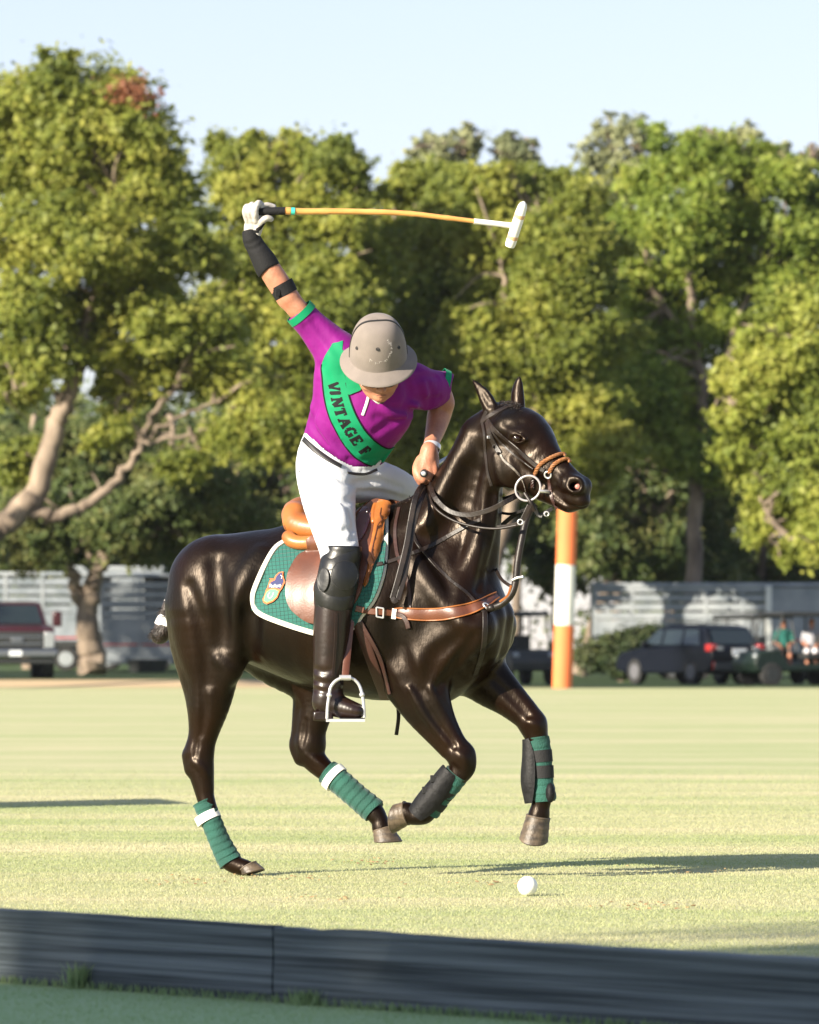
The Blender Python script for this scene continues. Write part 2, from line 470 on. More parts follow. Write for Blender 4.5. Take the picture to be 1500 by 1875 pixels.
M_white = mat('white_tape', (.75, .74, .70), .6, bump=.1)
M_blackrub = mat('black_rubber', (.005, .005, .006), .60, (.010, .010, .011), nscale=30, bump=.3, bscale=60, spec=.22)
M_hair = mat('tail_hair', (.012, .009, .007), .45, (.03, .018, .012), nscale=60, stretch=(1, 1, .2), bump=.6, bscale=200, bstretch=(1, 1, .15))

hs = SDF(.0062)
L_ = B.L
def ch(pts, k=14, fr=B, blur=0): hs.chain(fr, pts, k, blur=blur)
# trunk
ch([(510, 1104, 0, 124, 1.0), (600, 1122, 0, 140, .98), (700, 1118, 0, 164, .80), (770, 1128, 0, 146, .74)], 30, blur=.06)
ch([(398, 1072, -.085, 93, .85), (515, 1075, -.05, 92, .85)], 40); ch([(430, 1072, .085, 93, .85), (535, 1075, .05, 92, .85)], 40)
ch([(742, 958, 0, 34, .8), (650, 985, 0, 36, .9), (560, 1000, 0, 36, 1.2)], 50)
# shoulders and chest
ch([(748, 990, -.09, 30, .8), (800, 1080, -.14, 44, .7), (862, 1148, -.15, 46, .8)], 26)
ch([(862, 1148, -.15, 40, .8), (775, 1208, -.155, 56, .7)], 20)
ch([(790, 1000, .09, 30, .8), (850, 1090, .14, 44, .7), (905, 1145, .14, 42, .8), (850, 1210, .14, 55, .7)], 26)
ch([(868, 1110, 0, 58, 1.1), (862, 1180, 0, 58, 1.0), (800, 1232, 0, 56, 1.2)], 26)
ch([(893, 1130, -.06, 34, .9), (885, 1185, -.07, 30, .9)], 12)
ch([(912, 1128, .05, 30, .9), (905, 1180, .06, 28, .9)], 12)
# neck
ch([(788, 1052, 0, 116, .55), (826, 962, 0, 90, .46), (861, 880, 0, 61, .60), (888, 808, 0, 46, .80)], 34)
ch([(902, 872, -.055, 15), (892, 960, -.07, 17), (862, 1060, -.10, 22), (850, 1110, -.13, 26)], 12)
ch([(895, 900, 0, 20), (894, 1000, 0, 20), (880, 1080, 0, 26)], 16)
ch([(868, 800, -.05, 20), (830, 880, -.065, 26), (790, 960, -.08, 30)], 26)
# near hind leg
ch([(384, 1120, -.13, 80, .80), (384, 1180, -.135, 66, .8), (388, 1236, -.135, 50, .8), (383, 1288, -.135, 40, .8), (374, 1340, -.13, 28, .85), (366, 1378, -.13, 24, .85)], 18)
ch([(428, 1118, -.16, 46, .7), (424, 1180, -.17, 40, .7), (418, 1222, -.165, 30, .8)], 14)
ch([(350, 1110, -.12, 50, .8), (346, 1180, -.12, 36, .8), (364, 1270, -.12, 27, .9), (363, 1335, -.13, 14), (350, 1375, -.13, 12)], 10)
ch([(345, 1384, -.13, 12.5), (352, 1408, -.13, 15)], 8)
ch([(366, 1378, -.13, 26, .85), (368, 1408, -.13, 25, .85), (373, 1440, -.13, 20, .85), (378, 1466, -.13, 16.5, .9), (398, 1528, -.13, 15.5), (414, 1568, -.13, 18), (430, 1583, -.13, 17), (452, 1590, -.13, 15)], 8)
# far hind leg
ch([(425, 1110, .13, 82, .8), (500, 1190, .13, 62, .8), (560, 1240, .13, 46, .8), (578, 1285, .13, 36, .8), (570, 1335, .13, 29, .85), (568, 1362, .13, 29, .85)], 18)
ch([(552, 1290, .13, 16), (545, 1340, .13, 12), (541, 1366, .13, 12), (552, 1388, .13, 15)], 8)
ch([(568, 1362, .13, 27, .85), (572, 1386, .13, 24, .85), (592, 1408, .13, 20, .9), (612, 1424, .13, 17, .9), (660, 1467, .13, 16), (684, 1486, .13, 18.5), (695, 1502, .13, 16), (699, 1516, .13, 18)], 8)
# near foreleg
ch([(762, 1225, -.15, 58, .75), (778, 1275, -.145, 47, .75), (800, 1316, -.14, 34, .8), (826, 1358, -.135, 26, .85), (845, 1384, -.135, 25, .9)], 14)
ch([(735, 1262, -.15, 30, .8), (770, 1318, -.145, 20, .8), (818, 1372, -.14, 14)], 12)
ch([(845, 1384, -.135, 25, .9), (848, 1402, -.135, 24, .9), (838, 1420, -.135, 20, .9), (818, 1442, -.135, 16.5), (790, 1476, -.135, 16), (778, 1490, -.135, 18.5), (760, 1494, -.135, 17), (746, 1489, -.135, 20)], 8)
# far foreleg
ch([(850, 1200, .13, 62, .75), (893, 1246, .13, 46, .75), (930, 1278, .13, 34, .8), (962, 1308, .13, 27, .85), (976, 1326, .13, 25, .9)], 14)
ch([(976, 1326, .13, 25, .9), (982, 1346, .13, 22, .9), (988, 1372, .13, 17), (992, 1432, .13, 16), (993, 1456, .13, 18.5), (990, 1476, .13, 17), (987, 1493, .13, 20)], 8)
# head
hh = lambda pts, k=10: hs.chain(HD, pts, k)
hh([(922, 776, 0, 34, 1.0), (965, 791, 0, 39, 1.1), (1003, 845, 0, 31, .92), (1040, 880, 0, 25, .82), (1058, 894, 0, 21, .9)], 12)
hh([(908, 770, 0, 30, 1.0), (885, 800, 0, 36, .95)], 20)
for s_ in (-1, 1):
    c0 = HD(940, 850, 0)
    def hp(px, py, Y, r, ky=1.0): return (px, py, -Y, r, ky) if s_ < 0 else fr_mirror(HD, (px, py, -Y, r, ky))
    hh([hp(917, 845, .052, 42, .52), hp(930, 852, .052, 38, .52)], 14)
    hh([hp(930, 862, .045, 27, .55), hp(975, 878, .035, 20, .6)], 14)
    hh([hp(943, 790, .088, 13), hp(958, 800, .078, 13)], 14)                   # brow
    hh([hp(968, 838, .066, 8), hp(998, 862, .048, 7)], 16)                      # facial crest
    hh([hp(925, 782, .07, 20), hp(900, 800, .06, 22)], 16)
    hh([hp(1054, 889, .038 if s_ < 0 else .028, 18 if s_ < 0 else 15, .8), hp(1040, 884, .036 if s_ < 0 else .028, 15, .8)], 12)           # nostril wing
hh([(962, 884, 0, 21), (1008, 905, 0, 18.5), (1042, 923, 0, 16, 1.1)], 12)
hh([(1060, 910, 0, 19, 1.0), (1052, 915, 0, 17, 1.05)], 8)
hh([(1067, 919, 0, 13, 1.1), (1050, 923, 0, 12, 1.2)], 6)
# ears
hh([(899, 748, -.055, 15, .8), (889, 728, -.062, 13.5, .7), (878, 711, -.066, 8.5, .65), (869, 700, -.068, 4.5, .65), (863, 691, -.068, 1, .65)], 6)
hh([(949, 746, .055, 14, .8), (948, 724, .058, 13.5, .7), (949, 706, .058, 10, .65), (951, 695, .056, 5, .65), (951, 688, .055, 1, .65)], 6)
HE = lambda x, y, Y: HD(x, y, Y)
hs.cap(HE(894, 738, -.088), HE(873, 703, -.082), 8, 2, 6, sub=True)
hs.cap(HE(957, 742, .036), HE(950, 700, .042), 6, 2, 3, sub=True)
# eye socket, nostril, mouth
hs.ell(HE(947, 802, -.113), (13, 9, 9), k=5, sub=True)
hh([(932, 803, -.106, 2.2), (940, 796, -.111, 2.6), (952, 796, -.109, 2.4), (962, 804, -.100, 1.8)], 4)
hh([(932, 805, -.104, 1.8), (943, 810, -.107, 2.0), (956, 809, -.104, 1.9), (962, 805, -.100, 1.7)], 4)
hs.cap(HE(1045, 883, -.076), HE(1063, 893, -.072), 12.5, 14, 7, sub=True)
hs.cap(HE(1055, 889, -.06), HE(1050, 892, -.03), 9, 6, 3, sub=True)
# elbow / flank / jugular grooves, kept soft
hs.cap(B(900, 905, -.10), B(885, 985, -.125), 5, 5, 14, sub=True)
hs.cap(B(455, 1130, -.30), B(452, 1190, -.27), 12, 8, 26, sub=True)
v0, f0 = hs.mesh(.013); S0 = Surf().add(v0, f0)
for pl, r, e, k, sb in (
    ([(478, 1008), (456, 1038), (438, 1080), (431, 1130), (440, 1188)], 20, 5, 18, 0),
    ([(486, 1060), (462, 1105), (456, 1155), (458, 1200)], 16, 6, 24, 1),
    ([(345, 1075), (366, 1140), (376, 1200), (378, 1250)], 12, 4, 20, 1),
    ([(395, 1030), (405, 1110), (402, 1180)], 14, 3, 24, 1),
    ([(400, 1210), (420, 1232), (412, 1262)], 12, 4, 12, 0),
    ([(776, 985), (828, 1080), (868, 1122)], 12, 5, 20, 1),
    ([(752, 1010), (795, 1085), (842, 1140)], 14, 4, 18, 0),
    ([(735, 1090), (722, 1150), (738, 1215), (768, 1262)], 16, 5, 26, 1),
    ([(838, 1170), (800, 1200), (782, 1240)], 12, 4, 18, 1),
    ([(868, 1165), (842, 1205), (800, 1262)], 10, 5, 12, 1),
    ([(768, 1268), (795, 1322), (832, 1368)], 7, 3.5, 7, 1),
    ([(790, 1262), (818, 1318), (844, 1362)], 7, 3, 8, 0),
    ([(750, 1262), (778, 1312), (818, 1360)], 7, 3, 8, 0),
    ([(905, 1245), (935, 1275), (968, 1312)], 8, 3, 9, 1),
    ([(370, 1262), (374, 1300), (368, 1345)], 8, 3.5, 10, 1),
    ([(361, 1352), (357, 1385)], 6, 3, 6, 1),
    ([(352, 1395), (366, 1402), (378, 1420)], 7, 3, 7, 0),
    ([(560, 1320), (553, 1365)], 6, 3, 6, 1),
    ([(560, 1382), (578, 1392), (590, 1402)], 6, 3, 7, 0),
    ([(838, 1378), (850, 1388), (856, 1402)], 8, 3, 7, 0),
    ([(832, 1402), (846, 1420)], 6, 3, 6, 1),
    ([(968, 1322), (980, 1326), (986, 1336)], 8, 3, 7, 0),
    ([(903, 905), (896, 985), (874, 1080)], 9, 4, 12, 1),
    ([(885, 880), (868, 970), (842, 1070), (838, 1110)], 14, 4, 16, 0),
    ([(858, 860), (820, 950), (795, 1010)], 16, 4, 26, 1),
    ([(906, 835), (915, 876), (934, 893)], 5, 1.2, 6, 0),
    ([(940, 838), (953, 862), (946, 886)], 6, 1.2, 9, 1),
    ([(952, 774), (940, 780), (928, 776)], 9, 2.2, 10, 1),
    ([(1030, 862), (1036, 874), (1032, 890)], 4, 1.8, 4, 1),
    ([(1020, 868), (1026, 880), (1024, 896)], 4, 1.6, 4, 1),
    ([(1008, 900), (1026, 914), (1043, 926), (1062, 930), (1078, 926)], 4, 3.2, 3, 1),
    ([(1037, 902), (1048, 909), (1066, 908)], 4, 1.8, 5, 1),
    ([(1000, 905), (1008, 893), (1016, 888)], 5, 2, 6, 0)):
    hs.relief(S0, pl, r, e, k, bool(sb))
HV, HF = hs.mesh()
horse = empty('horse', (-0.23, 24.9, 0), 'black bay polo pony cantering to the right with green leg bandages', 'horse')
horse_body = obj('body', HV, HF, M_coat, horse)
HS = Surf().add(HV, HF)
# eyeballs
for y_, x_, s_ in ((-.098, 948, 1),):
    e = MB().ball(HD(948, 803, -.0885), 11 * PX, 20).build('eye', M_eye, horse)
e = MB().ball(np.array(HD(948, 803, -.0885)) + 2 * .0885 * HD.L, 11 * PX, 20).build('eye', M_eye, horse)
MB().ball(HD(1059, 891, -.036), (6 * PX, .006, 5 * PX), 12).build('nostril_lining', M_pink, horse)
# ================================================================ horse's leg gear, hooves, tail
def loft(name, fr, pts, mt, parent, n=28, per=22, ridge=0.0, turns=0, caps=True, flat=None):
    """a sleeve along a leg: pts (px, py, Y, r_px); ridge = height of the wrapped edges"""
    W = np.array([tuple(fr(*p[:3])) + (p[3],) for p in pts]); c = catmull(W, per); P = c[:, :3]; r = c[:, 3] * PX; m = len(P)
    T = np.gradient(P, axis=0); T /= np.linalg.norm(T, axis=1)[:, None]
    V = []; F = []; s = np.concatenate([[0], np.cumsum(np.linalg.norm(np.diff(P, axis=0), axis=1))]); s /= s[-1]
    for i in range(m):
        a = norm(fr.L - (fr.L @ T[i]) * T[i]); b = np.cross(T[i], a)
        for j in range(n):
            q = 2 * math.pi * j / n; e = 1.0
            if turns: 
                ph = (s[i] * turns + j / n + .18 * math.sin(q * 2)) % 1.0; e += ridge * (ph if ph < .85 else (1 - ph) / .15 * .85)
            V.append(P[i] + r[i] * e * (math.cos(q) * b + .92 * math.sin(q) * a))
    for i in range(m - 1):
        for j in range(n):
            k = (j + 1) % n; F.append((i * n + j, i * n + k, (i + 1) * n + k, (i + 1) * n + j))
    F.append(tuple(range(n))[::-1]); F.append(tuple((m - 1) * n + j for j in range(n)))
    return obj(name, V, F, mt, parent)
def hoof(fr, Y, cor, sole, rc, rs, parent):
    """hoof between the coronet centre and the sole centre (pixels), radii in px; slanted wall"""
    c = fr(*cor, Y); s_ = fr(*sole, Y); ax = norm(s_ - c); V = []; F = []; n = 28; rings = 9
    fwd = hoof_fwd; fwd = norm(fwd - (fwd @ ax) * ax); side = np.cross(ax, fwd)
    for i in range(rings + 3):
        t = min(i / rings, 1.0); r = (rc + (rs - rc) * t) * PX; cen = c + (s_ - c) * t; tl = t
        if i == rings + 1: r *= .92; cen = cen + ax * .004
        if i == rings + 2: r *= .5; cen = cen - ax * .006
        r *= 1 + .015 * math.sin(i * 2.1)
        for j in range(n):
            q = 2 * math.pi * j / n; el = 1.12 if math.cos(q) > 0 else .86
            V.append(cen + r * (math.cos(q) * el * fwd + math.sin(q) * side * .98) + fwd * (t * .22 - .05) * rc * PX + ax * (tl ** 1.3) * (.36 * math.cos(q) - .05) * rc * PX)
    for i in range(rings + 2):
        for j in range(n):
            k = (j + 1) % n; F.append((i * n + j, i * n + k, (i + 1) * n + k, (i + 1) * n + j))
    F.append(tuple(range(n))[::-1]); F.append(tuple((rings + 2) * n + j for j in range(n)))
    h_ = obj('hoof', V, F, M_hoof, parent)
    # coronet band
    P = [c + rc * PX * 1.04 * (math.cos(q) * (1.12 if math.cos(q) > 0 else .86) * fwd + math.sin(q) * .95 * side) + ax * .004 - fwd * .05 * rc * PX for q in np.linspace(0, 2 * math.pi, 25)]
    v, f = tube_geo(P, .0028, 6, False); obj('coronet', v, f, M_horn, h_)
    return h_
M_horn = mat('horn', (.11, .08, .055), .6, bump=.2)
v3 = lambda x, z, y=0: np.array([x, y, z], float)
hoof_fwd = v3(1, .15, -.3); hoof(B, -.13, (452, 1586), (460, 1600), 17, 21, horse)
hoof_fwd = v3(.8, -.55, -.35); hoof(B, .13, (699, 1517), (706, 1543), 18, 26, horse)
hoof_fwd = v3(-.15, -1, -.2); hoof(B, -.135, (746, 1487), (721, 1493), 21, 26, horse)
hoof_fwd = v3(-.25, -.9, -.4); hoof(B, .13, (986, 1494), (978, 1538), 22, 27, horse)
# bandages
loft('bandage', B, [(372, 1468, -.13, 19.5), (384, 1496, -.13, 19), (400, 1535, -.13, 19), (415, 1566, -.13, 21), (423, 1580, -.13, 21.5)], M_green, horse, ridge=.10, turns=9)
loft('white_tape', B, [(377, 1490, -.13, 24), (384, 1504, -.13, 24)], M_white, horse, per=3)
loft('bandage', B, [(600, 1413, .13, 23), (625, 1434, .13, 22.5), (655, 1460, .13, 22), (679, 1480, .13, 23), (686, 1487, .13, 22)], M_green, horse, ridge=.10, turns=8)
loft('white_tape', B, [(607, 1419, .13, 27), (617, 1428, .13, 27)], M_white, horse, per=3)
loft('bandage', B, [(838, 1416, -.135, 22), (822, 1438, -.135, 21), (800, 1464, -.135, 20), (784, 1484, -.135, 22)], M_green, horse, ridge=.08, turns=6)
loft('bandage', B, [(985, 1350, .13, 20.5), (990, 1385, .13, 20), (993, 1430, .13, 20), (996, 1456, .13, 22), (997, 1468, .13, 20)], M_green, horse, ridge=.08, turns=7)
# tendon boots: black shell behind the cannon with two straps
def boot_shell(fr, Y, cen, side, rad, parent, straps):
    """cen: pixels down the leg; side: unit vector (world) the shell covers"""
    W = catmull(np.array([tuple(fr(p[0], p[1], Y)) + (p[2],) for p in cen]), 6); P = W[:, :3]; T = np.gradient(P, axis=0); T /= np.linalg.norm(T, axis=1)[:, None]
    V = []; F = []; n = 13; m = len(P)
    for lay in (1.0, .86):
        for i in range(m):
            f_ = norm(side - (side @ T[i]) * T[i]); g = np.cross(T[i], f_); u = i / (m - 1); sp = 1.15 * (math.sin(math.pi * (.12 + .78 * u)) ** .4)
            for j in range(n):
                q = (j / (n - 1) - .5) * 2 * sp
                V.append(P[i] + W[i, 3] * PX * lay * (math.cos(q) * f_ * 1.1 + math.sin(q) * g))
    for i in range(m - 1):
        for j in range(n - 1):
            a = i * n + j; F.append((a, a + 1, a + n + 1, a + n)); b = a + m * n; F.append((b, b + n, b + n + 1, b + 1))
    for i in range(m - 1):
        for j in (0, n - 1): a = i * n + j; F.append((a, a + n, a + n + m * n, a + m * n))
    for i in (0, m - 1):
        for j in range(n - 1): a = i * n + j; F.append((a, a + m * n, a + 1 + m * n, a + 1))
    bt = obj('tendon_boot', V, F, M_blackrub, parent)
    for (a, b, r) in straps: loft('strap', fr, [(a[0], a[1], Y, r), (b[0], b[1], Y, r)], M_elastic, bt, per=4)
    return bt
M_elastic = mat('elastic', (.006, .006, .007), .8, bump=.3, bscale=200)
boot_shell(B, -.135, [(832, 1412, 24), (812, 1440, 26), (790, 1468, 27), (770, 1494, 26)], v3(-.75, -.35, -.6), 22, horse,
           [((818, 1440), (808, 1452), 23), ((802, 1462), (793, 1473), 22.5)])
boot_shell(B, .13, [(976, 1352, 18), (980, 1385, 22), (982, 1430, 26), (985, 1470, 22)], v3(-.85, .05, -.35), 22, horse,
           [((989, 1374), (991, 1396), 22), ((992, 1402), (993, 1425), 22)])
for x_, y_ in ((796, 1426), (781, 1447)):
    tb = MB(); tb.box(B(x_, y_, -.19), (16 * PX, .012, 13 * PX), rz=.1); tb.build('boot_tab', M_elastic, horse, bevel=.003)
MB().ball(B(1008, 1452, .10), (9 * PX, 14 * PX, 18 * PX), 14).build('fetlock_pad', M_blackrub, horse)
# tail, tied up for polo
ts = SDF(.006)
ts.chain(B, [(345, 1050, .02, 14), (330, 1068, .03, 14), (318, 1100, .05, 15), (308, 1130, .05, 15), (300, 1152, .04, 16), (292, 1165, .03, 15), (284, 1160, .02, 9)], 8)
ts.chain(B, [(312, 1110, .05, 14), (300, 1140, .05, 15), (296, 1160, .04, 14)], 8)
tv, tf = ts.mesh(); tail = obj('tail', tv, tf, M_hair, horse)
loft('white_tape', B, [(316, 1104, .05, 16.5), (311, 1116, .05, 16.5)], M_white, tail, per=3)
loft('white_tape', B, [(308, 1130, .05, 19), (300, 1148, .045, 19)], M_white, tail, per=4)
loft('white_tape', B, [(326, 1080, .04, 15), (323, 1086, .04, 15)], M_white, tail, per=3)
hm = MB(); rr = random.Random(3)
for i in range(190):
    tt_ = rr.choice([rr.uniform(0, .16), rr.uniform(0, .16), rr.uniform(.62, .75)]); a = B(286 + 26 * tt_ + rr.uniform(-9, 9), 1164 - 62 * tt_ + rr.uniform(-8, 9), .03 + rr.uniform(-.045, .02)); d = np.array([-rr.uniform(.2, 1), rr.uniform(-.3, .3), -rr.uniform(-.1, .9)]) * .03
    hm.tube([a, a + d * .6, a + d + v3(0, -.006)], [.0012, .0009, .0002], 4)
hm.build('loose_hair', M_hair, tail)
# tuft of mane left at the withers
hm = MB()
for i in range(260):
    x = rr.uniform(716, 752); y = 934 - (x - 716) * .45 + rr.uniform(-3, 6); a = B(x, y, rr.uniform(-.05, .03))
    d = np.array([rr.uniform(-.3, .9), rr.uniform(-.7, -.1), rr.uniform(-.6, 1.1)]) * .03
    hm.tube([a, a + d * .6, a + d + v3(.004, -.008)], [.0016, .0013, .0003], 4)
hm.build('mane', M_hair, horse)
hm = MB()
for i in range(420):                                       # fringe of short hair at the poll and inside the near ear
    x = rr.uniform(900, 952); y = 748 - 10 * math.sin((x - 900) / 52 * 3.1) + rr.uniform(-4, 10); a = HD(x, y, rr.uniform(-.05, .02))
    d = np.array([rr.uniform(-.2, .8), rr.uniform(-.5, .1), rr.uniform(-.2, .7)]) * .022
    hm.tube([a, a + d * .6, a + d + v3(.003, -.004)], [.0014, .001, .0003], 4)
hm.build('forelock', M_hair, horse)

# ================================================================ saddle cloth, saddle
def grid_mat(name, col, col2, sc=62.0, rot=.25):
    m = mat(name, col, .85, bump=0, sheen=.15); n = m.node_tree; bs = n.nodes['Principled BSDF']
    tc = n.nodes.new('ShaderNodeTexCoord'); mp = n.nodes.new('ShaderNodeMapping'); mp.inputs['Rotation'].default_value = (math.pi / 2, 0, 0)
    mp2 = n.nodes.new('ShaderNodeMapping'); mp2.inputs['Rotation'].default_value = (0, 0, rot)
    br = n.nodes.new('ShaderNodeTexBrick'); br.offset = 0; br.inputs['Scale'].default_value = sc; br.inputs['Mortar Size'].default_value = .06
    br.inputs['Brick Width'].default_value = 1; br.inputs['Row Height'].default_value = 1; br.inputs['Mortar Smooth'].default_value = 1
    br.inputs['Color1'].default_value = lin(col); br.inputs['Color2'].default_value = lin(col); br.inputs['Mortar'].default_value = lin(col2)
    n.links.new(tc.outputs['Object'], mp.inputs[0]); n.links.new(mp.outputs[0], mp2.inputs[0]); n.links.new(mp2.outputs[0], br.inputs['Vector'])
    n.links.new(br.outputs['Color'], bs.inputs['Base Color'])
    b = n.nodes.new('ShaderNodeBump'); b.inputs['Strength'].default_value = .8; b.inputs['Distance'].default_value = .004; b.invert = True
    n.links.new(br.outputs['Fac'], b.inputs['Height']); n.links.new(b.outputs[0], bs.inputs['Normal']); return m
M_quilt = grid_mat('quilted_green', '1D5850', '0F3A34', 62.0, .10)
M_cream = mat('cream_trim', (.60, .57, .49), .8, bump=.3, bscale=150)
M_tan = mat('tan_leather', (.34, .115, .024), .45, (.23, .070, .014), nscale=9, bump=.08, bscale=120, spec=.5, coat=.15)
M_brownl = mat('brown_leather', (.125, .038, .016), .42, (.075, .024, .011), nscale=8, bump=.08, bscale=120, spec=.5, coat=.2)
M_strap = mat('dark_strap', (.020, .013, .010), .45, (.010, .007, .006), nscale=18, bump=.1, bscale=90, spec=.4)
M_redstrap = mat('reddish_strap', (.045, .016, .011), .45, (.024, .010, .008), nscale=18, bump=.1, bscale=90)
M_steel = mat('steel', (.62, .61, .62), .28, metal=.55, spec=.8)
M_ring = mat('worn_ring', (.38, .35, .36), .35, metal=.25, spec=.8)
M_navy = mat('navy_thread', (.012, .016, .09), .7)
M_badge_red = mat('red_thread', (.55, .12, .03), .7)
M_badge_green = mat('light_green_thread', (.09, .50, .16), .7)
spl = lambda p: (list(p) + [fr_mirror(B, (q[0], q[1], q[2])) for q in p][::-1])
pad_poly = [(523, 990), (503, 1005), (484, 1037), (467, 1076), (463, 1094), (466, 1112), (478, 1125), (514, 1140), (575, 1159), (612, 1163), (649, 1147), (661, 1128),
            (683, 1101), (698, 1064), (705, 1027), (707, 978), (706, 938), (698, 928), (660, 948), (600, 968), (560, 978)]
pv, pf = patch(HS, pad_poly, .012, .008, step=6)
pad = empty('saddle_cloth', (-0.23, 24.9, 0), 'green quilted saddle cloth with cream edge and crest under the tan saddle', 'saddle cloth')
def mirror_local(v): v = np.asarray(v); y = (v - B.o) @ B.L; return v - 2 * np.outer(y, B.L)
mv = mirror_local(pv); nf = [tuple(i + len(pv) for i in g[::-1]) for g in pf]
obj('cloth', list(pv) + list(mv), list(pf) + nf, M_quilt, pad)
PS = Surf().add(HV, HF).add(pv, pf)
tp = pad_poly[:17]
pc, pn = drape(PS, [(x, y) for x, y in catmull(tp, 5)], .003, raw=True, smooth=4)
v, f = ribbon_geo(pc, pn, 9.5 * PX, .009); n0 = len(v); obj('edging', list(v) + list(mirror_local(v)), f + [tuple(i + n0 for i in g[::-1]) for g in f], M_cream, pad)
# crest
cx = lambda x, y: (460 + x / 15, 1020 + y / 15)
def badge(name, poly, mt, off, par, raw=True):
    v, f = patch(PS, [cx(*p) for p in poly], off, .0012, step=3, raw=raw, smooth=1); return obj(name, v, f, mt, par, smooth=False)
b0 = badge('crest', [(540, 590), (650, 600), (700, 500), (780, 430), (900, 415), (890, 520), (930, 640), (950, 700), (860, 880), (800, 960), (740, 1120), (620, 1230), (450, 1300), (350, 1260), (325, 1160), (390, 1060), (430, 920), (470, 850), (520, 680)], M_badge_red, .006, pad)
badge('crest_panel', [(675, 650), (720, 540), (790, 460), (870, 450), (865, 560), (900, 650), (905, 690), (820, 890), (640, 850), (470, 880), (530, 690)], M_navy, .0075, b0)
badge('crest_shield', [(450, 960), (560, 900), (680, 900), (780, 950), (720, 1100), (600, 1200), (460, 1250), (370, 1210), (390, 1100)], M_badge_green, .0075, b0)
def curve_on(surf, pts, rad, mt, name, par, off=.004, n=5, ry=None, wid=None, raw=False):
    P, N = drape(surf, pts, off, n, smooth=1, raw=raw)
    if wid: v, f = ribbon_geo(P, N, wid, rad)
    else: v, f = tube_geo(P, rad, 6)
    return obj(name, v, f, mt, par)
curve_on(PS, [cx(545, 980), cx(500, 1060), (cx(510, 1120)), cx(560, 1130), cx(620, 1060), cx(645, 980)], .0016, M_white, 'horseshoe', b0, .009)
curve_on(PS, [cx(535, 610), cx(650, 620)], .0012, M_badge_red, 'crest_line', b0, .009)
curve_on(PS, [cx(830, 520), cx(870, 560), cx(850, 620)], .0014, M_white, 'horse_head', b0, .009)
# the script on the crest
def text_mesh(s, size=1.0, shear=.3, bold=.02):
    c = bpy.data.curves.new('t', 'FONT'); c.body = s; c.size = size; c.shear = shear; c.offset = bold; c.resolution_u = 3
    o = bpy.data.objects.new('t', c); COL.objects.link(o); dg = bpy.context.evaluated_depsgraph_get(); me = bpy.data.meshes.new_from_object(o.evaluated_get(dg))
    v = [tuple(q.co[:2]) for q in me.vertices]; f = [tuple(p.vertices) for p in me.polygons]
    bpy.data.objects.remove(o); bpy.data.curves.remove(c); bpy.data.meshes.remove(me); return v, f
def lay(surf, v2, f, off, th, name, mt, par):
    P = []; last = None
    for x, y in v2:
        h_ = surf.hit(x, y)
        if h_ is None: P.append(None)
        else: P.append(h_[0] + h_[1] * off)
    ok = [p for p in P if p is not None]
    P = [p if p is not None else CAM + ray(*v2[i]) * (np.mean([q[1] for q in ok]) / ray(*v2[i])[1]) for i, p in enumerate(P)]
    k = len(P); T = [p + np.array([0, -th, 0]) for p in P]; F = list(f) + [tuple(i + k for i in g[::-1]) for g in f]; ec = set()
    for g in f:
        for i in range(len(g)): ec.add((g[i], g[(i + 1) % len(g)]))
    for a, b_ in ec:
        if (b_, a) not in ec: F.append((a, b_, b_ + k, a + k))
    return obj(name, P + T, F, mt, par, smooth=False)
tv_, tf_ = text_mesh('Tackeria', 100, .35, 1.5); w_ = max(q[0] for q in tv_)
lay(PS, [cx(510 + x / w_ * 340, 850 - y * 1.25 - x / w_ * 10) for x, y in tv_], tf_, .0095, .0008, 'crest_script', M_white, b0)

saddle = empty('saddle', (-0.23, 24.9, .9), 'tan leather polo saddle with brown flaps and steel stirrup', 'saddle')
ss = SDF(.005)
for s_ in (-1, 1):
    def sp(px, py, Y, r, ky=1.0):
        return (px, py, Y, r, ky) if s_ < 0 else fr_mirror(B, (px, py, Y, r, ky))
    ss.chain(B, [sp(540, 943, -.095, 24, 1.1), sp(545, 960, -.130, 24, 1.0), sp(575, 968, -.145, 22, 1.0), sp(625, 970, -.13, 20, 1.0)], 12)
ss.chain(B, [(553, 946, 0, 24, 2.0), (590, 965, 0, 18, 2.6), (640, 962, 0, 16, 1.6), (680, 935, 0, 17, 1.3), (692, 930, 0, 15, 1.4)], 14)
ss.chain(B, [(534, 932, -.06, 14), (545, 925, 0, 14), (556, 922, .06, 14)], 8)
sv, sf = ss.mesh(); obj('seat', sv, sf, M_tan, saddle)
ss = SDF(.005); W0 = []
for x, y in ((530, 988), (536, 996), (550, 1000), (570, 1000), (600, 998)):
    h_ = PS.hit(x, y); q_ = h_[0] + h_[1] * 8 * PX; W0.append(tuple(q_) + (13.0, 1.0))
ss.wchain(W0, 6); v_, f_ = ss.mesh(); obj('panel', v_, f_, M_tan, saddle); ss = SDF(.005); W1 = [tuple(mirror_local(np.array([w_[:3]]))[0]) + (13.0, 1.0) for w_ in W0]; ss.wchain(W1, 6)
sv2, sf2 = ss.mesh(); obj('panel', sv2, sf2, M_tan, saddle)
curve_on(Surf().add(sv, sf), [(521, 962), (530, 980), (548, 990), (580, 992)], .0022, M_brownl, 'piping', saddle, .0005)
PS2 = Surf().add(HV, HF).add(pv, pf).add(v_, f_)
flap_poly = [(563, 988), (566, 1005), (545, 1022), (531, 1047), (526, 1080), (530, 1105), (545, 1125), (575, 1141), (620, 1138), (655, 1098), (672, 1050), (688, 1005), (697, 960), (712, 925), (700, 915), (684, 914), (664, 930), (640, 962), (600, 975)]
fv, ff = patch(PS2, flap_poly, .012, .007, step=6)
fm = mirror_local(fv); n0 = len(fv)
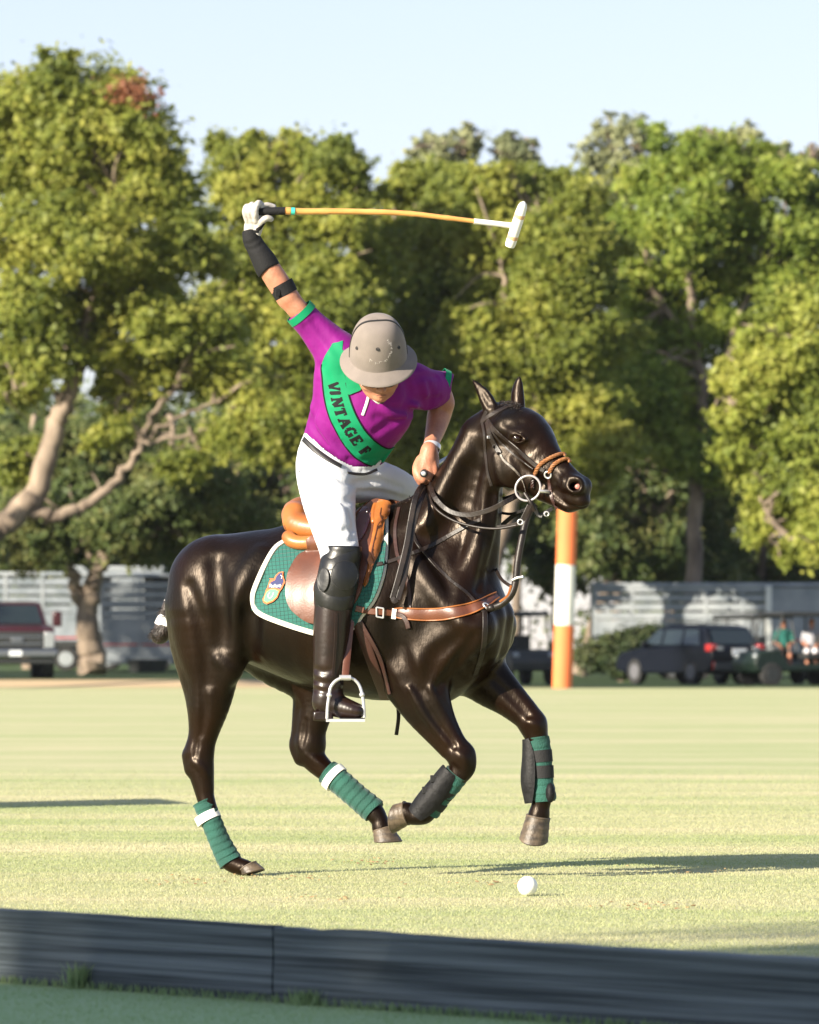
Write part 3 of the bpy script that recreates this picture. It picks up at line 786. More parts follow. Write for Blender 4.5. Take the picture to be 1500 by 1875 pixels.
obj('flap', fv, ff, M_brownl, saddle); obj('flap', fm, [g[::-1] for g in ff], M_brownl, saddle)
PS3 = Surf().add(fv, ff).add(HV, HF).add(pv, pf)
# pommel roll in tan, curling down the front of the flap
po = SDF(.005)
for s_ in (-1, 1):
    def sp(px, py, Y, r, ky=1.0): return (px, py, Y, r, ky) if s_ < 0 else fr_mirror(B, (px, py, Y, r, ky))
    po.chain(B, [(694, 924, 0, 9), sp(690, 924, -.06, 9), sp(685, 935, -.11, 7), sp(684, 955, -.17, 5)], 6)
pv5, pf5 = po.mesh(); obj('pommel', pv5, pf5, M_tan, saddle)
v, f = patch(PS3, [(694, 914), (704, 916), (712, 925), (707, 948), (700, 975), (692, 1002), (685, 1030), (677, 1056), (670, 1072), (665, 1068), (671, 1042), (677, 1012), (683, 982), (687, 954), (688, 930)], .009, .006, step=5); obj('edge_roll', v, f, M_tan, saddle)
curve_on(PS3, [(700, 935), (694, 962), (687, 990), (680, 1020), (673, 1048)],   .002, M_brownl, 'edge_stitching', saddle, .0165, wid=.004)
v, f = patch(PS3, [(664, 926), (680, 934), (676, 960), (664, 985), (655, 990), (648, 960)], .004, .003, step=5); obj('skirt', v, f, mat('purple_brown_leather', (.10, .05, .055), .22, coat=.4), saddle)
MB().ball(B(672, 937, -.16), .0035, 8).build('stud', M_steel, saddle)
# stirrup leather and iron
SL = lambda x, y, dy=-.41: RD(x, y, dy)
P = catmull([SL(645, 1120, -.345), SL(640, 1160, -.37), SL(636, 1200, -.39), SL(632, 1243, -.435)], 8)
v, f = ribbon_geo(P, [v3(.1, .1, -1)] * len(P), 13 * PX, .005); obj('stirrup_leather', v, f, M_brownl, saddle)
irn = MB()
arch = [SL(599, 1316, -.452), SL(600, 1295, -.452), SL(603, 1273, -.452), SL(606, 1258, -.450), SL(616, 1246, -.445), SL(631, 1241, -.435), SL(646, 1243, -.425), SL(657, 1253, -.42), SL(663, 1270, -.42), SL(666, 1292, -.42), SL(667, 1314, -.42)]
irn.tube(catmull(arch, 6), 3.0 * PX, 10)
for x, y, q_ in ((603, 1273, -.452), (663, 1272, -.42)): irn.ball(SL(x, y, q_), 5.2 * PX, 10)
irn.tube([SL(622, 1241, -.44), SL(642, 1241, -.43)], 5 * PX, 10)
irn.box(SL(633, 1319, -.41), (70 * PX, .085, 5 * PX)); irn.build('stirrup', M_steel, saddle)
# girth
v, f = ribbon_geo(*(lambda q: (q[0], q[1]))(drape(HS, [(655, 1140), (672, 1185), (690, 1235), (706, 1278)], .006)), 20 * PX, .007); obj('girth', v, f, mat('girth_leather', (.045, .015, .010), .5, bump=.1), saddle)
v, f = ribbon_geo(*drape(HS, [(662, 1140), (690, 1190), (706, 1230), (716, 1270)], .009), 8 * PX, .005); obj('girth_strap', v, f, M_redstrap, saddle)
v, f = ribbon_geo(catmull([B(729, 1290, -.05), B(730, 1315, -.05), B(726, 1346, -.05)], 5), [v3(.3, 0, -1)] * 11, 7 * PX, .004); obj('loose_strap_end', v, f, M_strap, saddle)
# ================================================================ the rider
M_skin = mat('skin', (.42, .195, .118), .5, (.33, .135, .080), nscale=22, bump=.2, bscale=120, sss=.12, spec=.4)
M_purple = mat('purple_jersey', (.185, .004, .155), .7, (.15, .003, .135), nscale=7, bump=.9, bscale=11, bstretch=(1, 1, .55), sheen=.06, spec=.25)
M_jgreen = mat('green_jersey', (.001, .205, .085), .7, bump=.2, bscale=12, sheen=.05, spec=.25)
M_blk = mat('black_print', (.008, .008, .010), .75, spec=.2)
M_breech = mat('white_breeches', (.60, .61, .64), .8, (.54, .55, .58), nscale=6, bump=.9, bscale=10, sheen=.1, spec=.2)
M_boot = mat('boot_leather', (.016, .0068, .0042), .34, (.009, .0042, .003), nscale=10, bump=.15, bscale=25, spec=.42, coat=.12, coatr=.18)
M_guard = mat('guard_leather', (.006, .006, .007), .38, (.010, .010, .010), nscale=20, bump=.08, bscale=60, spec=.5)
M_helm = mat('helmet_suede', (.195, .165, .148), .85, (.17, .145, .13), nscale=18, bump=.15, bscale=300, spec=.25, sheen=.1)
M_dark = mat('dark_trim', (.015, .014, .014), .5)
M_glove = mat('white_glove', (.46, .43, .40), .75, (.34, .31, .28), nscale=40, bump=.3, bscale=90)
M_neop = mat('black_support', (.007, .007, .008), .8, bump=.3, bscale=160, spec=.3)
rider = empty('person', RD(650, 960, 0), 'rider in purple jersey and white breeches leaning out of the saddle with a raised mallet', 'person')

# head frame: the face looks down and towards the camera
hU = norm((-.02, -.60, .80)); hF = norm(np.array((.08, -.80, -.60)) - ((np.array((.08, -.80, -.60)) @ hU) * hU)); hS = np.cross(hF, hU)
HC = RD(694, 664, -.33)
hq = lambda f, u, s_=0: HC + f * hF + u * hU + s_ * hS
helmU, helmF, helmS = hU, hF, hS
hU = norm((.02, -.50, .86)); hF = norm(np.array((.12, -.86, -.50)) - ((np.array((.12, -.86, -.50)) @ hU) * hU)); hS = np.cross(hF, hU); HC = RD(694, 675.5, -.33)
bd = SDF(.0046)
bd.ell(HC, (.094 / PX, .080 / PX, .10 / PX), (hF, hS, hU), 8)
bd.wchain([tuple(hq(.030, -.05)) + (26,), tuple(hq(.046, -.074)) + (16.5,), tuple(hq(.066, -.093)) + (10,)], 10)       # jaw
for s_ in (-1, 1):
    bd.wchain([tuple(hq(-.005, -.06, s_ * .055)) + (12,), tuple(hq(.035, -.088, s_ * .038)) + (9,), tuple(hq(.064, -.095, s_ * .012)) + (8,)], 8)
    bd.wchain([tuple(hq(.060, -.040, s_ * .038)) + (11,), tuple(hq(.045, -.05, s_ * .055)) + (9,)], 8)                 # cheekbone
    bd.wchain([tuple(hq(.084, .006, s_ * .012)) + (5,), tuple(hq(.080, .012, s_ * .032)) + (5,)], 4)                   # brow
    bd.ell(hq(.090, -.016, s_ * .031), (7, 5, 4.5), (hS, hF, hU), 4, sub=True)                                         # socket
    bd.ell(hq(.076, -.016, s_ * .031), (5.8, 5.8, 4.6), (hS, hF, hU), 1.5)                                             # lid over the eye
    bd.ell(hq(.0, -.03, s_ * .084), (5, 9, 14), (hS, hF, hU), 4); bd.ell(hq(.004, -.028, s_ * .092), (3, 5, 8), (hS, hF, hU), 3, sub=True)
bd.wchain([tuple(hq(.090, -.008)) + (3.6,), tuple(hq(.106, -.028)) + (4.6,), tuple(hq(.113, -.040)) + (5.6,)], 4)       # nose
for s_ in (-1, 1): bd.ell(hq(.099, -.045, s_ * .012), (4.6, 5, 4), (hS, hF, hU), 3)
bd.wchain([tuple(hq(.080, -.066, -.02)) + (3,), tuple(hq(.092, -.063, 0)) + (3.6,), tuple(hq(.080, -.066, .02)) + (3,)], 3)
bd.wchain([tuple(hq(.078, -.077, -.016)) + (3,), tuple(hq(.090, -.076, 0)) + (4.0,), tuple(hq(.078, -.077, .016)) + (3,)], 3)
bd.wchain([tuple(hq(.088, -.0705, -.022)) + (1.5,), tuple(hq(.099, -.070, 0)) + (1.5,), tuple(hq(.088, -.0705, .022)) + (1.5,)], 1.5, sub=True)
bd.wchain([tuple(hq(.0, -.07)) + (27,), tuple(RD(690, 712, -.21)) + (27,), tuple(RD(684, 730, -.13)) + (34,)], 10)   # neck
bd.chain(RD, [(683, 735, -.11, 40, 1.0), (665, 780, -.06, 58, .8), (645, 835, .0, 40, .9), (632, 880, .02, 40, 1.0)], 12)
bd.chain(RD, [(735, 705, -.10, 30), (683, 700, -.13, 30), (620, 655, -.16, 30)], 14)
bd.chain(RD, [(622, 652, -.165, 26), (590, 618, -.18, 20), (556, 579, -.20, 19.5), (527, 545, -.21, 19.5)], 8)         # right arm
bd.chain(RD, [(527, 545, -.21, 20), (508, 515, -.215, 21), (490, 486, -.22, 19.5), (472, 452, -.22, 15), (463, 434, -.22, 13)], 6)
bd.chain(RD, [(735, 705, -.08, 32), (783, 712, .0, 27), (806, 722, .05, 21.5), (811, 738, .055, 20.5)], 8)             # left arm
bd.chain(RD, [(811, 738, .055, 20), (805, 758, .06, 22), (798, 785, .01, 18.5), (790, 812, -.08, 14), (786, 826, -.135, 14)], 6)
# bare left hand round the whip and the reins
LH = lambda x, y, d=0: RD(x, y, -.135 + d)
bd.wchain([tuple(LH(786, 824)) + (14,), tuple(LH(783, 842, -.005)) + (17,), tuple(LH(780, 856, -.01)) + (18,)], 6, L=RD.L)
bd.wchain([tuple(LH(790, 838, .01)) + (14,), tuple(LH(790, 858, .01)) + (15,)], 6)
for b_, m_, t_, r_ in (((767, 850, -.02), (764, 868, -.038), (770, 882, -.025), 8.5), ((775, 853, -.028), (772, 874, -.045), (776, 886, -.02), 8.6),
                       ((785, 853, -.026), (785, 873, -.043), (786, 884, -.018), 8.3), ((794, 850, -.018), (796, 866, -.033), (796, 877, -.012), 7.6)):
    bd.wchain([tuple(LH(*b_)) + (r_,), tuple(LH(*m_)) + (r_ * .95,), tuple(LH(*t_)) + (r_ * .85,)], 3)
bd.wchain([tuple(LH(770, 842, -.012)) + (9,), tuple(LH(763, 858, -.034)) + (8,), tuple(LH(768, 872, -.052)) + (7,), tuple(LH(775, 879, -.055)) + (6.3,)], 3)
# hips, legs, feet (inside the clothes)
bd.chain(RD, [(600, 868, -.05, 44), (605, 950, -.23, 38), (620, 1020, -.345, 29), (620, 1052, -.36, 27)], 12)
bd.chain(RD, [(620, 1052, -.36, 27), (612, 1110, -.36, 26), (606, 1180, -.36, 22), (601, 1255, -.36, 15), (602, 1280, -.36, 12), (632, 1293, -.39, 9)], 8)
bd.chain(RD, [(662, 874, .03, 34), (738, 906, .17, 32), (782, 945, .30, 28), (770, 1100, .36, 26), (755, 1240, .38, 17), (752, 1275, .38, 15), (785, 1290, .36, 12)], 12)
bv, bf = bd.mesh(); person_body = obj('body', bv, bf, M_skin, rider)

gls = MB()
for s_ in (-1, 1): gls.tube([hq(.086, -.014, s_ * .032), hq(.101, -.022, s_ * .032)], .021, 16)
gls.tube([hq(.101, -.008, -.012), hq(.103, -.008, .012)], .003, 6); gls.build('glasses', mat('dark_lens', (.01, .008, .008), .08, spec=.8), rider)
BS = Surf().add(bv, bf)
try:
    P, N = drape(BS, [tuple(proj(hq(.10, -.0705, t * .02))) for t in (-1, -.4, .4, 1)], .0004, 5); v, f = tube_geo(P, .0013, 6); obj('mouth', v, f, mat('lip_line', (.12, .035, .025), .6), rider)
except Exception: pass
# jersey
js = SDF(.005)
js.chain(RD, [(607, 800, -.03, 50, .95), (628, 745, -.10, 57, .9), (625, 690, -.14, 50, .9), (622, 652, -.165, 40)], 20)
js.chain(RD, [(664, 808, -.03, 48, .95), (694, 752, -.09, 62, .9), (722, 712, -.10, 48, .9), (752, 706, -.06, 40)], 20)
js.chain(RD, [(646, 832, -.05, 40, 1.0), (645, 812, -.06, 49, 1.0), (665, 740, -.12, 70, .8), (680, 705, -.13, 48, .8)], 20)
js.chain(RD, [(622, 650, -.165, 40), (598, 625, -.17, 35), (575, 600, -.18, 29), (556, 580, -.19, 27)], 12)
js.chain(RD, [(752, 706, -.06, 42), (782, 713, .0, 38), (803, 712, .045, 33), (815, 707, .055, 27)], 12)
js.chain(RD, [(655, 690, -.17, 34), (690, 705, -.15, 33), (722, 695, -.14, 30)], 14)
for p, q, r, k in (((700, 745, -.20), (770, 742, -.13), 4, 10), ((735, 725, -.17), (795, 735, .0), 5, 9)):
    js.cap(RD(*p), RD(*q), r, r, k, sub=False)
js.cap(RD(530, 545, -.205), RD(552, 573, -.195), 24, 20.5, 1.5, sub=True)     # open sleeve ends
js.ell(RD(519, 536, -.2), (48, 48, 48), k=1.5, sub=True)
js.cap(RD(800, 735, .05), RD(822, 738, .055), 20, 20, 3, sub=True)
js.ell(RD(862, 722, .06), (46, 46, 46), k=1.5, sub=True)
js.ell(hq(0, -.015), (46, 46, 46), k=2, sub=True)
v0, f0 = js.mesh(.011); J0 = Surf().add(v0, f0)
for pl, r, e, k, sb in (([(560, 600), (585, 640), (592, 668)], 9, 4, 12, 1), ([(575, 590), (602, 625), (622, 650)], 9, 3, 12, 1), ([(588, 672), (600, 700), (605, 730)], 9, 3, 12, 1),
        ([(742, 690), (752, 720), (742, 745)], 10, 5, 14, 1), ([(766, 700), (772, 730), (768, 750)], 8, 4, 10, 1), ([(720, 748), (755, 752), (775, 745)], 8, 4, 10, 1), ([(690, 765), (730, 765), (755, 757)], 7, 2.5, 12, 1),
        ([(785, 700), (792, 722), (788, 742)], 7, 3, 8, 1), ([(570, 770), (600, 800), (650, 830)], 9, 3, 14, 1), ([(572, 745), (590, 790), (625, 835)], 9, 3, 14, 0), ([(690, 790), (715, 775), (735, 765)], 9, 3, 12, 1), ([(752, 700), (776, 688), (800, 690)], 7, 3, 8, 1), ([(750, 728), (778, 735), (805, 728)], 7, 3, 8, 1), ([(757, 742), (780, 748), (800, 742)], 6, 3, 7, 0), ([(640, 840), (665, 842), (690, 836)], 6, 2.5, 7, 1), ([(583, 700), (580, 740), (570, 780)], 7, 2.5, 9, 1), ([(700, 745), (720, 760), (745, 762)], 6, 2.5, 8, 0), ([(560, 760), (575, 785), (600, 815)], 6, 2.5, 8, 1)):
    js.relief(J0, pl, r, e, k, bool(sb))
jv, jf = js.mesh()
# hem: cut below a curved line
hem = catmull([(540, 782), (566, 806), (600, 838), (640, 859), (676, 862), (700, 846), (730, 812), (745, 790)], 6)
def above(px, py): return py < np.interp(px, hem[:, 0], hem[:, 1])
pr = np.array([proj(q) for q in jv]); keep = np.array([above(x, y + 1.5) for x, y in pr]); 
# slide the last row of vertices exactly onto the hem
jf = jf[keep[jf].all(1)]
jersey = obj('jersey', jv, jf, [M_purple, M_jgreen], rider)
JS = Surf().add(jv, jf)
# cuffs
def ring(name, fr, c0, c1, r0, r1, mt, par, th=.002, n=36, lat=1.0):
    a, b = fr(*c0), fr(*c1); ax = norm(b - a); u = norm(np.cross(ax, v3(0, 0, 1))); w = np.cross(ax, u); V = []; F = []
    prof = [(0, 0, -.6), (0, 0, .5), (.5, .5, .6), (1, 1, .5), (1, 1, -.6)]
    for t, rr_, o in prof:
        for j in range(n):
            q = 2 * math.pi * j / n; V.append(a + (b - a) * t + ((r0 + (r1 - r0) * rr_) * PX + th * o) * (math.cos(q) * u * lat + math.sin(q) * w))
    for i in range(len(prof) - 1):
        for j in range(n): k = (j + 1) % n; F.append((i * n + j, i * n + k, (i + 1) * n + k, (i + 1) * n + j))
    return obj(name, V, F, mt, par)
ring('cuff', RD, (556, 579, -.19), (547, 569, -.196), 28.2, 27.4, M_jgreen, jersey)
ring('cuff', RD, (806, 708, .05), (817, 711, .055), 34.5, 32.5, M_jgreen, jersey)
# sash across the chest, then its border lines and lettering
eL = [(609, 629), (594, 655), (589, 672), (590, 690), (594, 728), (604, 765), (619, 795), (636, 822), (651, 838), (671, 850), (688, 853), (703, 845)]
eR = [(628, 624), (627, 645), (629, 668), (632, 690), (639, 724), (651, 757), (666, 784), (682, 803), (693, 812), (702, 818), (712, 821), (722, 818)]
eLc, eRc = catmull(eL, 6), catmull(eR, 6)
sv_, sf_ = patch(JS, list(map(tuple, eLc)) + list(map(tuple, eRc[::-1])), .0012, .0010, step=4, raw=True, smooth=1)
sash = obj('sash', sv_, sf_, M_jgreen, jersey)
for e in (eLc[10:], eRc[20:]): curve_on(JS, [tuple(q) for q in e], .0016, M_blk, 'sash_border', sash, .0034, raw=True, wid=.0060)
GL = {  # slab serif capitals: strokes (x0, y0, x1, y1, width) in a unit box
 'V': [(.12, .95, .5, .05, .26), (.88, .95, .52, .05, .15), (-.05, .93, .36, .93, .12), (.66, .93, 1.02, .93, .12)],
 'I': [(.25, .95, .25, .05, .28), (.0, .93, .5, .93, .12), (.0, .07, .5, .07, .12)],
 'N': [(.18, .95, .18, .05, .15), (.2, .95, .8, .05, .26), (.84, .95, .84, .1, .15), (-.02, .93, .36, .93, .12), (-.02, .07, .38, .07, .12), (.64, .93, 1.04, .93, .12)],
 'T': [(.45, .95, .45, .05, .27), (.0, .91, .9, .91, .14), (.05, .95, .05, .68, .1), (.85, .95, .85, .68, .1), (.2, .07, .7, .07, .12)],
 'A': [(.46, .95, .12, .05, .15), (.5, .95, .84, .05, .27), (.26, .34, .72, .34, .11), (-.06, .07, .32, .07, .12), (.58, .07, 1.08, .07, .12)],
 'G': [(.82, .72, .66, .9, .16), (.66, .9, .42, .93, .16), (.42, .93, .16, .74, .22), (.16, .74, .13, .3, .26), (.13, .3, .4, .06, .22), (.4, .06, .7, .1, .16), (.8, .06, .8, .42, .24), (.55, .44, .98, .44, .12), (.86, .98, .86, .66, .08)],
 'E': [(.22, .95, .22, .05, .26), (.0, .92, .82, .92, .13), (.0, .08, .86, .08, .13), (.22, .5, .58, .5, .12), (.8, .95, .8, .68, .1), (.84, .05, .84, .34, .1), (.58, .38, .58, .62, .09)],
 'F': [(.22, .95, .22, .05, .26), (.0, .92, .82, .92, .13), (.0, .07, .46, .07, .12), (.22, .5, .58, .5, .12), (.8, .95, .8, .66, .1), (.58, .36, .58, .64, .09)]}
mid = [(609, 697), (611, 706), (613, 712), (617, 731), (624, 755), (636, 780), (651, 803), (668, 824), (684, 834), (700, 838), (714, 836)]
mc = catmull(mid, 12); dd = np.concatenate([[0], np.cumsum(np.linalg.norm(np.diff(mc, axis=0), axis=1))])
def on_sash(s, v):
    p = np.array([np.interp(s, dd, mc[:, 0]), np.interp(s, dd, mc[:, 1])]); q = np.array([np.interp(s + 2, dd, mc[:, 0]), np.interp(s + 2, dd, mc[:, 1])])
    t = (q - p) / np.linalg.norm(q - p); nr = np.array([t[1], -t[0]]); return p + nr * v
pos = 2.0
lt = MB()
for chq, wd in (('V', 15), ('I', 8), ('N', 18), ('T', 16), ('A', 17.5), ('G', 17), ('E', 16), (' ', 5), ('F', 14)):
    if chq != ' ':
        for x0, y0, x1, y1, wq in GL[chq]:
            n_ = 5; dx, dy = x1 - x0, y1 - y0; ln = math.hypot(dx * wd, dy * 18) or 1; px_, py_ = -dy * 18 / ln, dx * wd / ln; V = []; hw = wq * 12.5 * (1 if wq > .2 else 1.15)
            for i in range(n_):
                t = i / (n_ - 1)
                for sg in (-1, 1):
                    ux = (x0 + dx * t) * wd + px_ * hw * sg; uy = (y0 + dy * t) * 20 - 10 + py_ * hw * sg
                    q = on_sash(pos + ux + (uy + 10) * .16, uy); h_ = JS.hit(*q)
                    V.append(h_[0] + h_[1] * .0030 if h_ else RD(q[0], q[1], -.1))
            V2 = [q + v3(0, 0, -.0008) for q in V]
            lt.add(V + V2, [(2 * i, 2 * i + 1, 2 * i + 3, 2 * i + 2) for i in range(n_ - 1)])
    pos += wd + 2.7
lt.build('lettering', M_blk, sash, smooth=False)
# collar, placket, undershirt edge
cv, cf = patch(JS, [(626, 640), (630, 668), (634, 700), (637, 722), (650, 719), (662, 712), (655, 700), (650, 690), (652, 660)], .004, .003, step=4)
obj('collar', cv, cf, M_jgreen, jersey)
curve_on(JS, [(676, 722), (671, 740), (664, 760)], .0025, M_white, 'placket', jersey, .003, wid=.012)
curve_on(JS, [tuple(q) for q in catmull([(560, 797), (600, 834), (640, 857), (676, 860), (698, 847), (712, 832)], 3)], .0038, M_purple, 'hem', jersey, .001)

# breeches and belt
br = SDF(.0055)
br.chain(RD, [(604, 800, -.03, 46, .95), (596, 850, -.04, 54, .95), (601, 905, -.14, 50), (610, 960, -.26, 41), (621, 1005, -.335, 36), (622, 1035, -.36, 34)], 14)
br.chain(RD, [(660, 825, -.02, 46, .9), (645, 862, .0, 56, .9), (676, 878, .02, 42), (722, 895, .13, 38), (768, 930, .27, 36), (782, 960, .30, 33)], 14)
br.chain(RD, [(630, 815, -.03, 50, .9), (634, 860, -.01, 52, .95)], 14)
v0, f0 = br.mesh(.012); B0 = Surf().add(v0, f0)
for pl, r, e, k, sb in (([(610, 870), (640, 885), (668, 885)], 6, 3, 8, 1), ([(598, 905), (625, 918), (650, 915)], 7, 3, 10, 1), ([(648, 885), (690, 880), (735, 893)], 6, 3, 8, 1), ([(655, 900), (700, 903), (745, 915)], 6, 3, 8, 1),
        ([(570, 850), (578, 900), (592, 950)], 7, 2.5, 10, 1), ([(640, 935), (648, 960), (645, 990)], 6, 3, 8, 1), ([(575, 955), (605, 975), (650, 968)], 6, 2.5, 9, 1), ([(590, 990), (620, 998), (652, 985)], 5, 2.5, 7, 1),
        ([(665, 862), (690, 858), (715, 845)], 5, 2.5, 6, 1), ([(560, 835), (566, 860), (562, 880)], 5, 2.5, 6, 1), ([(620, 925), (626, 945), (620, 965)], 8, 2.5, 10, 0)):
    br.relief(B0, pl, r, e, k, bool(sb))
rv, rf = br.mesh(); pr = np.array([proj(q) for q in rv])
wst = catmull([(540, 778), (562, 793), (600, 826), (640, 850), (680, 853), (700, 838), (720, 812), (740, 790)], 6)
kp = np.array([y > np.interp(x, wst[:, 0], wst[:, 1]) for x, y in pr]); rf = rf[kp[rf].all(1)]
breeches = obj('breeches', rv, rf, M_breech, rider); RS = Surf().add(rv, rf)
ZS = Surf().add(rv, rf).add(jv, jf)
P, N = drape(RS, [(556, 804), (575, 822), (600, 840), (625, 854)], .002, fr=RD, Y=-.14)
v, f = ribbon_geo(P, N, 10 * PX, .005); obj('belt', v, f, M_dark, rider)
P, N = drape(RS, [(636, 866), (668, 868), (690, 860)], .002, fr=RD, Y=-.14)
v, f = ribbon_geo(P, N, 5 * PX, .004); obj('belt_edge', v, f, M_dark, rider)
for x, y in ((549, 863), (550, 835)): MB().ball(RS.hit(x, y)[0] if RS.hit(x, y) else RD(x + 3, y, -.1), .004, 8).build('button', M_dark, breeches)

# boots and knee guards
def boot(dx, dy, Y, par):
    b = SDF(.005); s = lambda x, y, d=0: (x + dx, y + dy, Y + d)
    b.chain(RD, [s(617, 1062) + (34,), s(611, 1110) + (34.5,), s(607, 1160) + (33,), s(604, 1205) + (30,), s(602, 1240) + (28,), s(601, 1262) + (27,)], 6)
    b.chain(RD, [s(596, 1286) + (24,), s(612, 1290, -.01) + (22,), s(632, 1297, -.03) + (19,), s(653, 1302, -.045) + (14.5, 1.3)], 10)
    v0, f0 = b.mesh(.012); s0 = Surf().add(v0, f0)
    if dx == 0:
        for pl, r, e, k in (([(574, 1245), (600, 1252), (628, 1244)], 5, 3, 6), ([(574, 1262), (598, 1266), (622, 1258)], 5, 3, 6), ([(615, 1268), (628, 1262), (640, 1270)], 4, 2, 5), ([(576, 1225), (592, 1230), (606, 1226)], 5, 2, 7)): b.relief(s0, pl, r, e, k, True)
    v, f = b.mesh(); bo = obj('boot', v, f, M_boot, par)
    so = MB(); so.box(RD(*s(645, 1317, -.035)), (46 * PX, 36 * PX, 5 * PX)); so.build('sole', M_dark, bo, bevel=.006); he = MB(); he.box(RD(*s(592, 1311, -.0)), (36 * PX, 38 * PX, 18 * PX)); he.build('heel', M_boot, bo, bevel=.008)
    g = SDF(.005)
    g.chain(RD, [s(629, 1008) + (34,), s(627, 1026) + (33,)], 3)
    g.chain(RD, [s(622, 1030) + (35,), s(619, 1060, -.01) + (38,), s(615, 1085) + (37,)], 3)
    g.chain(RD, [s(613, 1082) + (39,), s(612, 1102) + (36.5,)], 4)
    g.ell(RD(*s(640, 972)), (120, 120, 28), k=2, sub=True)
    g.ell(RD(*s(606, 1172)), (140, 140, 52), k=2, sub=True)
    v, f = g.mesh(); gd = obj('knee_guard', v, f, M_guard, par)
    if dx == 0:
        gs = Surf().add(v, f)
        for cx_, cy_, rx_, ry_, an_ in ((631, 1053, 23, 26, .1), (594, 1062, 9.5, 21, .12)):
            el_ = [(cx_ + rx_ * math.cos(t) * math.cos(an_) - ry_ * math.sin(t) * math.sin(an_), cy_ + rx_ * math.cos(t) * math.sin(an_) + ry_ * math.sin(t) * math.cos(an_)) for t in np.linspace(0, 2 * math.pi, 29)[:-1]]
            v, f = patch(gs, el_, .003, .005, step=5, raw=True); kc = obj('knee_cap', v, f, M_guard, gd); inn = [((x - cx_) * .78 + cx_, (y - cy_) * .80 + cy_) for x, y in el_]
            curve_on(gs, [el_[q_ % 28] for q_ in range(29)], .0018, M_dark, 'cap_rim', gd, .0075, raw=True)
        v, f = ribbon_geo(*drape(gs, [(590, 1028), (605, 1034), (630, 1026), (654, 1018)], .001), 22 * PX, .004); obj('top_strap', v, f, M_guard, gd)
        v, f = ribbon_geo(*drape(gs, [(580, 1090), (600, 1102), (625, 1106), (646, 1102)], .001), 24 * PX, .004); obj('bottom_strap', v, f, M_guard, gd)
        curve_on(gs, [(583, 1108), (600, 1119), (625, 1122), (644, 1120)], .0016, M_dark, 'piping', gd, .002)
        v, f = ribbon_geo(*drape(Surf().add(bo_v(bo), bo_f(bo)), [(616, 1122), (615, 1165), (613, 1200), (610, 1238)], .001), 6 * PX, .004); obj('zip_cover', v, f, M_boot, bo)
    return bo
bo_v = lambda o: [np.array(q.co) + np.array(wloc(o)) for q in o.data.vertices]
bo_f = lambda o: [tuple(p.vertices) for p in o.data.polygons]
boot(0, 0, -.36, rider); boot(152, -14, .38, rider)

faceU, faceF, faceS = hU, hF, hS
hU, hF, hS = helmU, helmF, helmS
# helmet: lathed crown with a broad brim
hm_c = RD(693, 653, -.33)
def hpt(x, u, f): return hm_c + x * hS * -1 + u * hU + f * hF
def lathe_h(prof, n=64, fy=1.0):
    V = []; F = []
    for r, u in prof:
        for j in range(n):
            q = 2 * math.pi * j / n; V.append(hpt(r * math.cos(q) * .96, u + .0, r * math.sin(q) * 1.0))
    m = len(prof)
    for i in range(m - 1):
        for j in range(n): k = (j + 1) % n; F.append((i * n + j, (i + 1) * n + j, (i + 1) * n + k, i * n + k))
    return V, F
HH = .186
cr = [(.126, -.008)] + [(.124 * math.cos(a) ** .62, HH * math.sin(a) ** .95) for a in np.linspace(0, math.pi / 2 - .001, 26)]
v, f = lathe_h([(.118, -.01)] + cr); helmet = obj('helmet', v, f, M_helm, rider)
brim = []
for r, u in ((.118, .004), (.140, -.006), (.160, -.0125), (.1665, -.016), (.1672, -.020), (.160, -.019), (.14, -.0125), (.118, -.006)): brim.append((r, u))
V = []; F = []; n = 72
for r, u in brim:
    for j in range(n):
        q = 2 * math.pi * j / n; fr_ = 1 + .04 * math.sin(q); V.append(hpt(r * math.cos(q) * .96, u - .016 * max(0, math.sin(q)) * (r - .118) / .05, r * math.sin(q) * (1.04 if math.sin(q) > 0 else .98)))
for i in range(len(brim) - 1):
    for j in range(n): k = (j + 1) % n; F.append((i * n + j, (i + 1) * n + j, (i + 1) * n + k, i * n + k))
obj('brim', V, F, M_helm, helmet)
def hsurf(az, a, off=.0):   # point on the crown
    r, u = .124 * math.cos(a) ** .62 + off * math.cos(a), HH * math.sin(a) ** .95 + off * math.sin(a)
    return hpt(r * math.cos(az) * .96, u, r * math.sin(az) * 1.0), norm(hpt(math.cos(az) * math.cos(a), math.sin(a), math.sin(az) * math.cos(a)) - hm_c)
for az, a in ((1.65, .62), (2.55, .50), (.75, .50), (-.6, .6), (3.7, .6)):
    p, q = hsurf(az, a, .0005); e = MB(); s1 = norm(np.cross(q, hU)); s2 = np.cross(q, s1)
    e.tube([p + .0062 * (math.cos(t) * s1 + math.sin(t) * s2) for t in np.linspace(0, 6.283, 17)], .0018, 6, False)
    e.tube([p - q * .001, p + q * .0008], .0034, 10); e.build('vent', M_dark, helmet)
P = []; N = []
for t in np.linspace(0.02, math.pi - .02, 48):
    p, q = hsurf(-.06 if t < math.pi / 2 else math.pi + .06, min(t, math.pi - t), .0012); P.append(p + hF * .012 * math.sin(t)); N.append(q)
v, f = ribbon_geo(P, N, .010, .003); obj('strap', v, f, M_dark, helmet)
v, f = ribbon_geo([hpt(.003, .168, -.0), hpt(.003, .178, -.02), hpt(.003, .176, -.045)], [hU] * 3, .012, .006); obj('strap_keeper', v, f, M_helm, helmet)
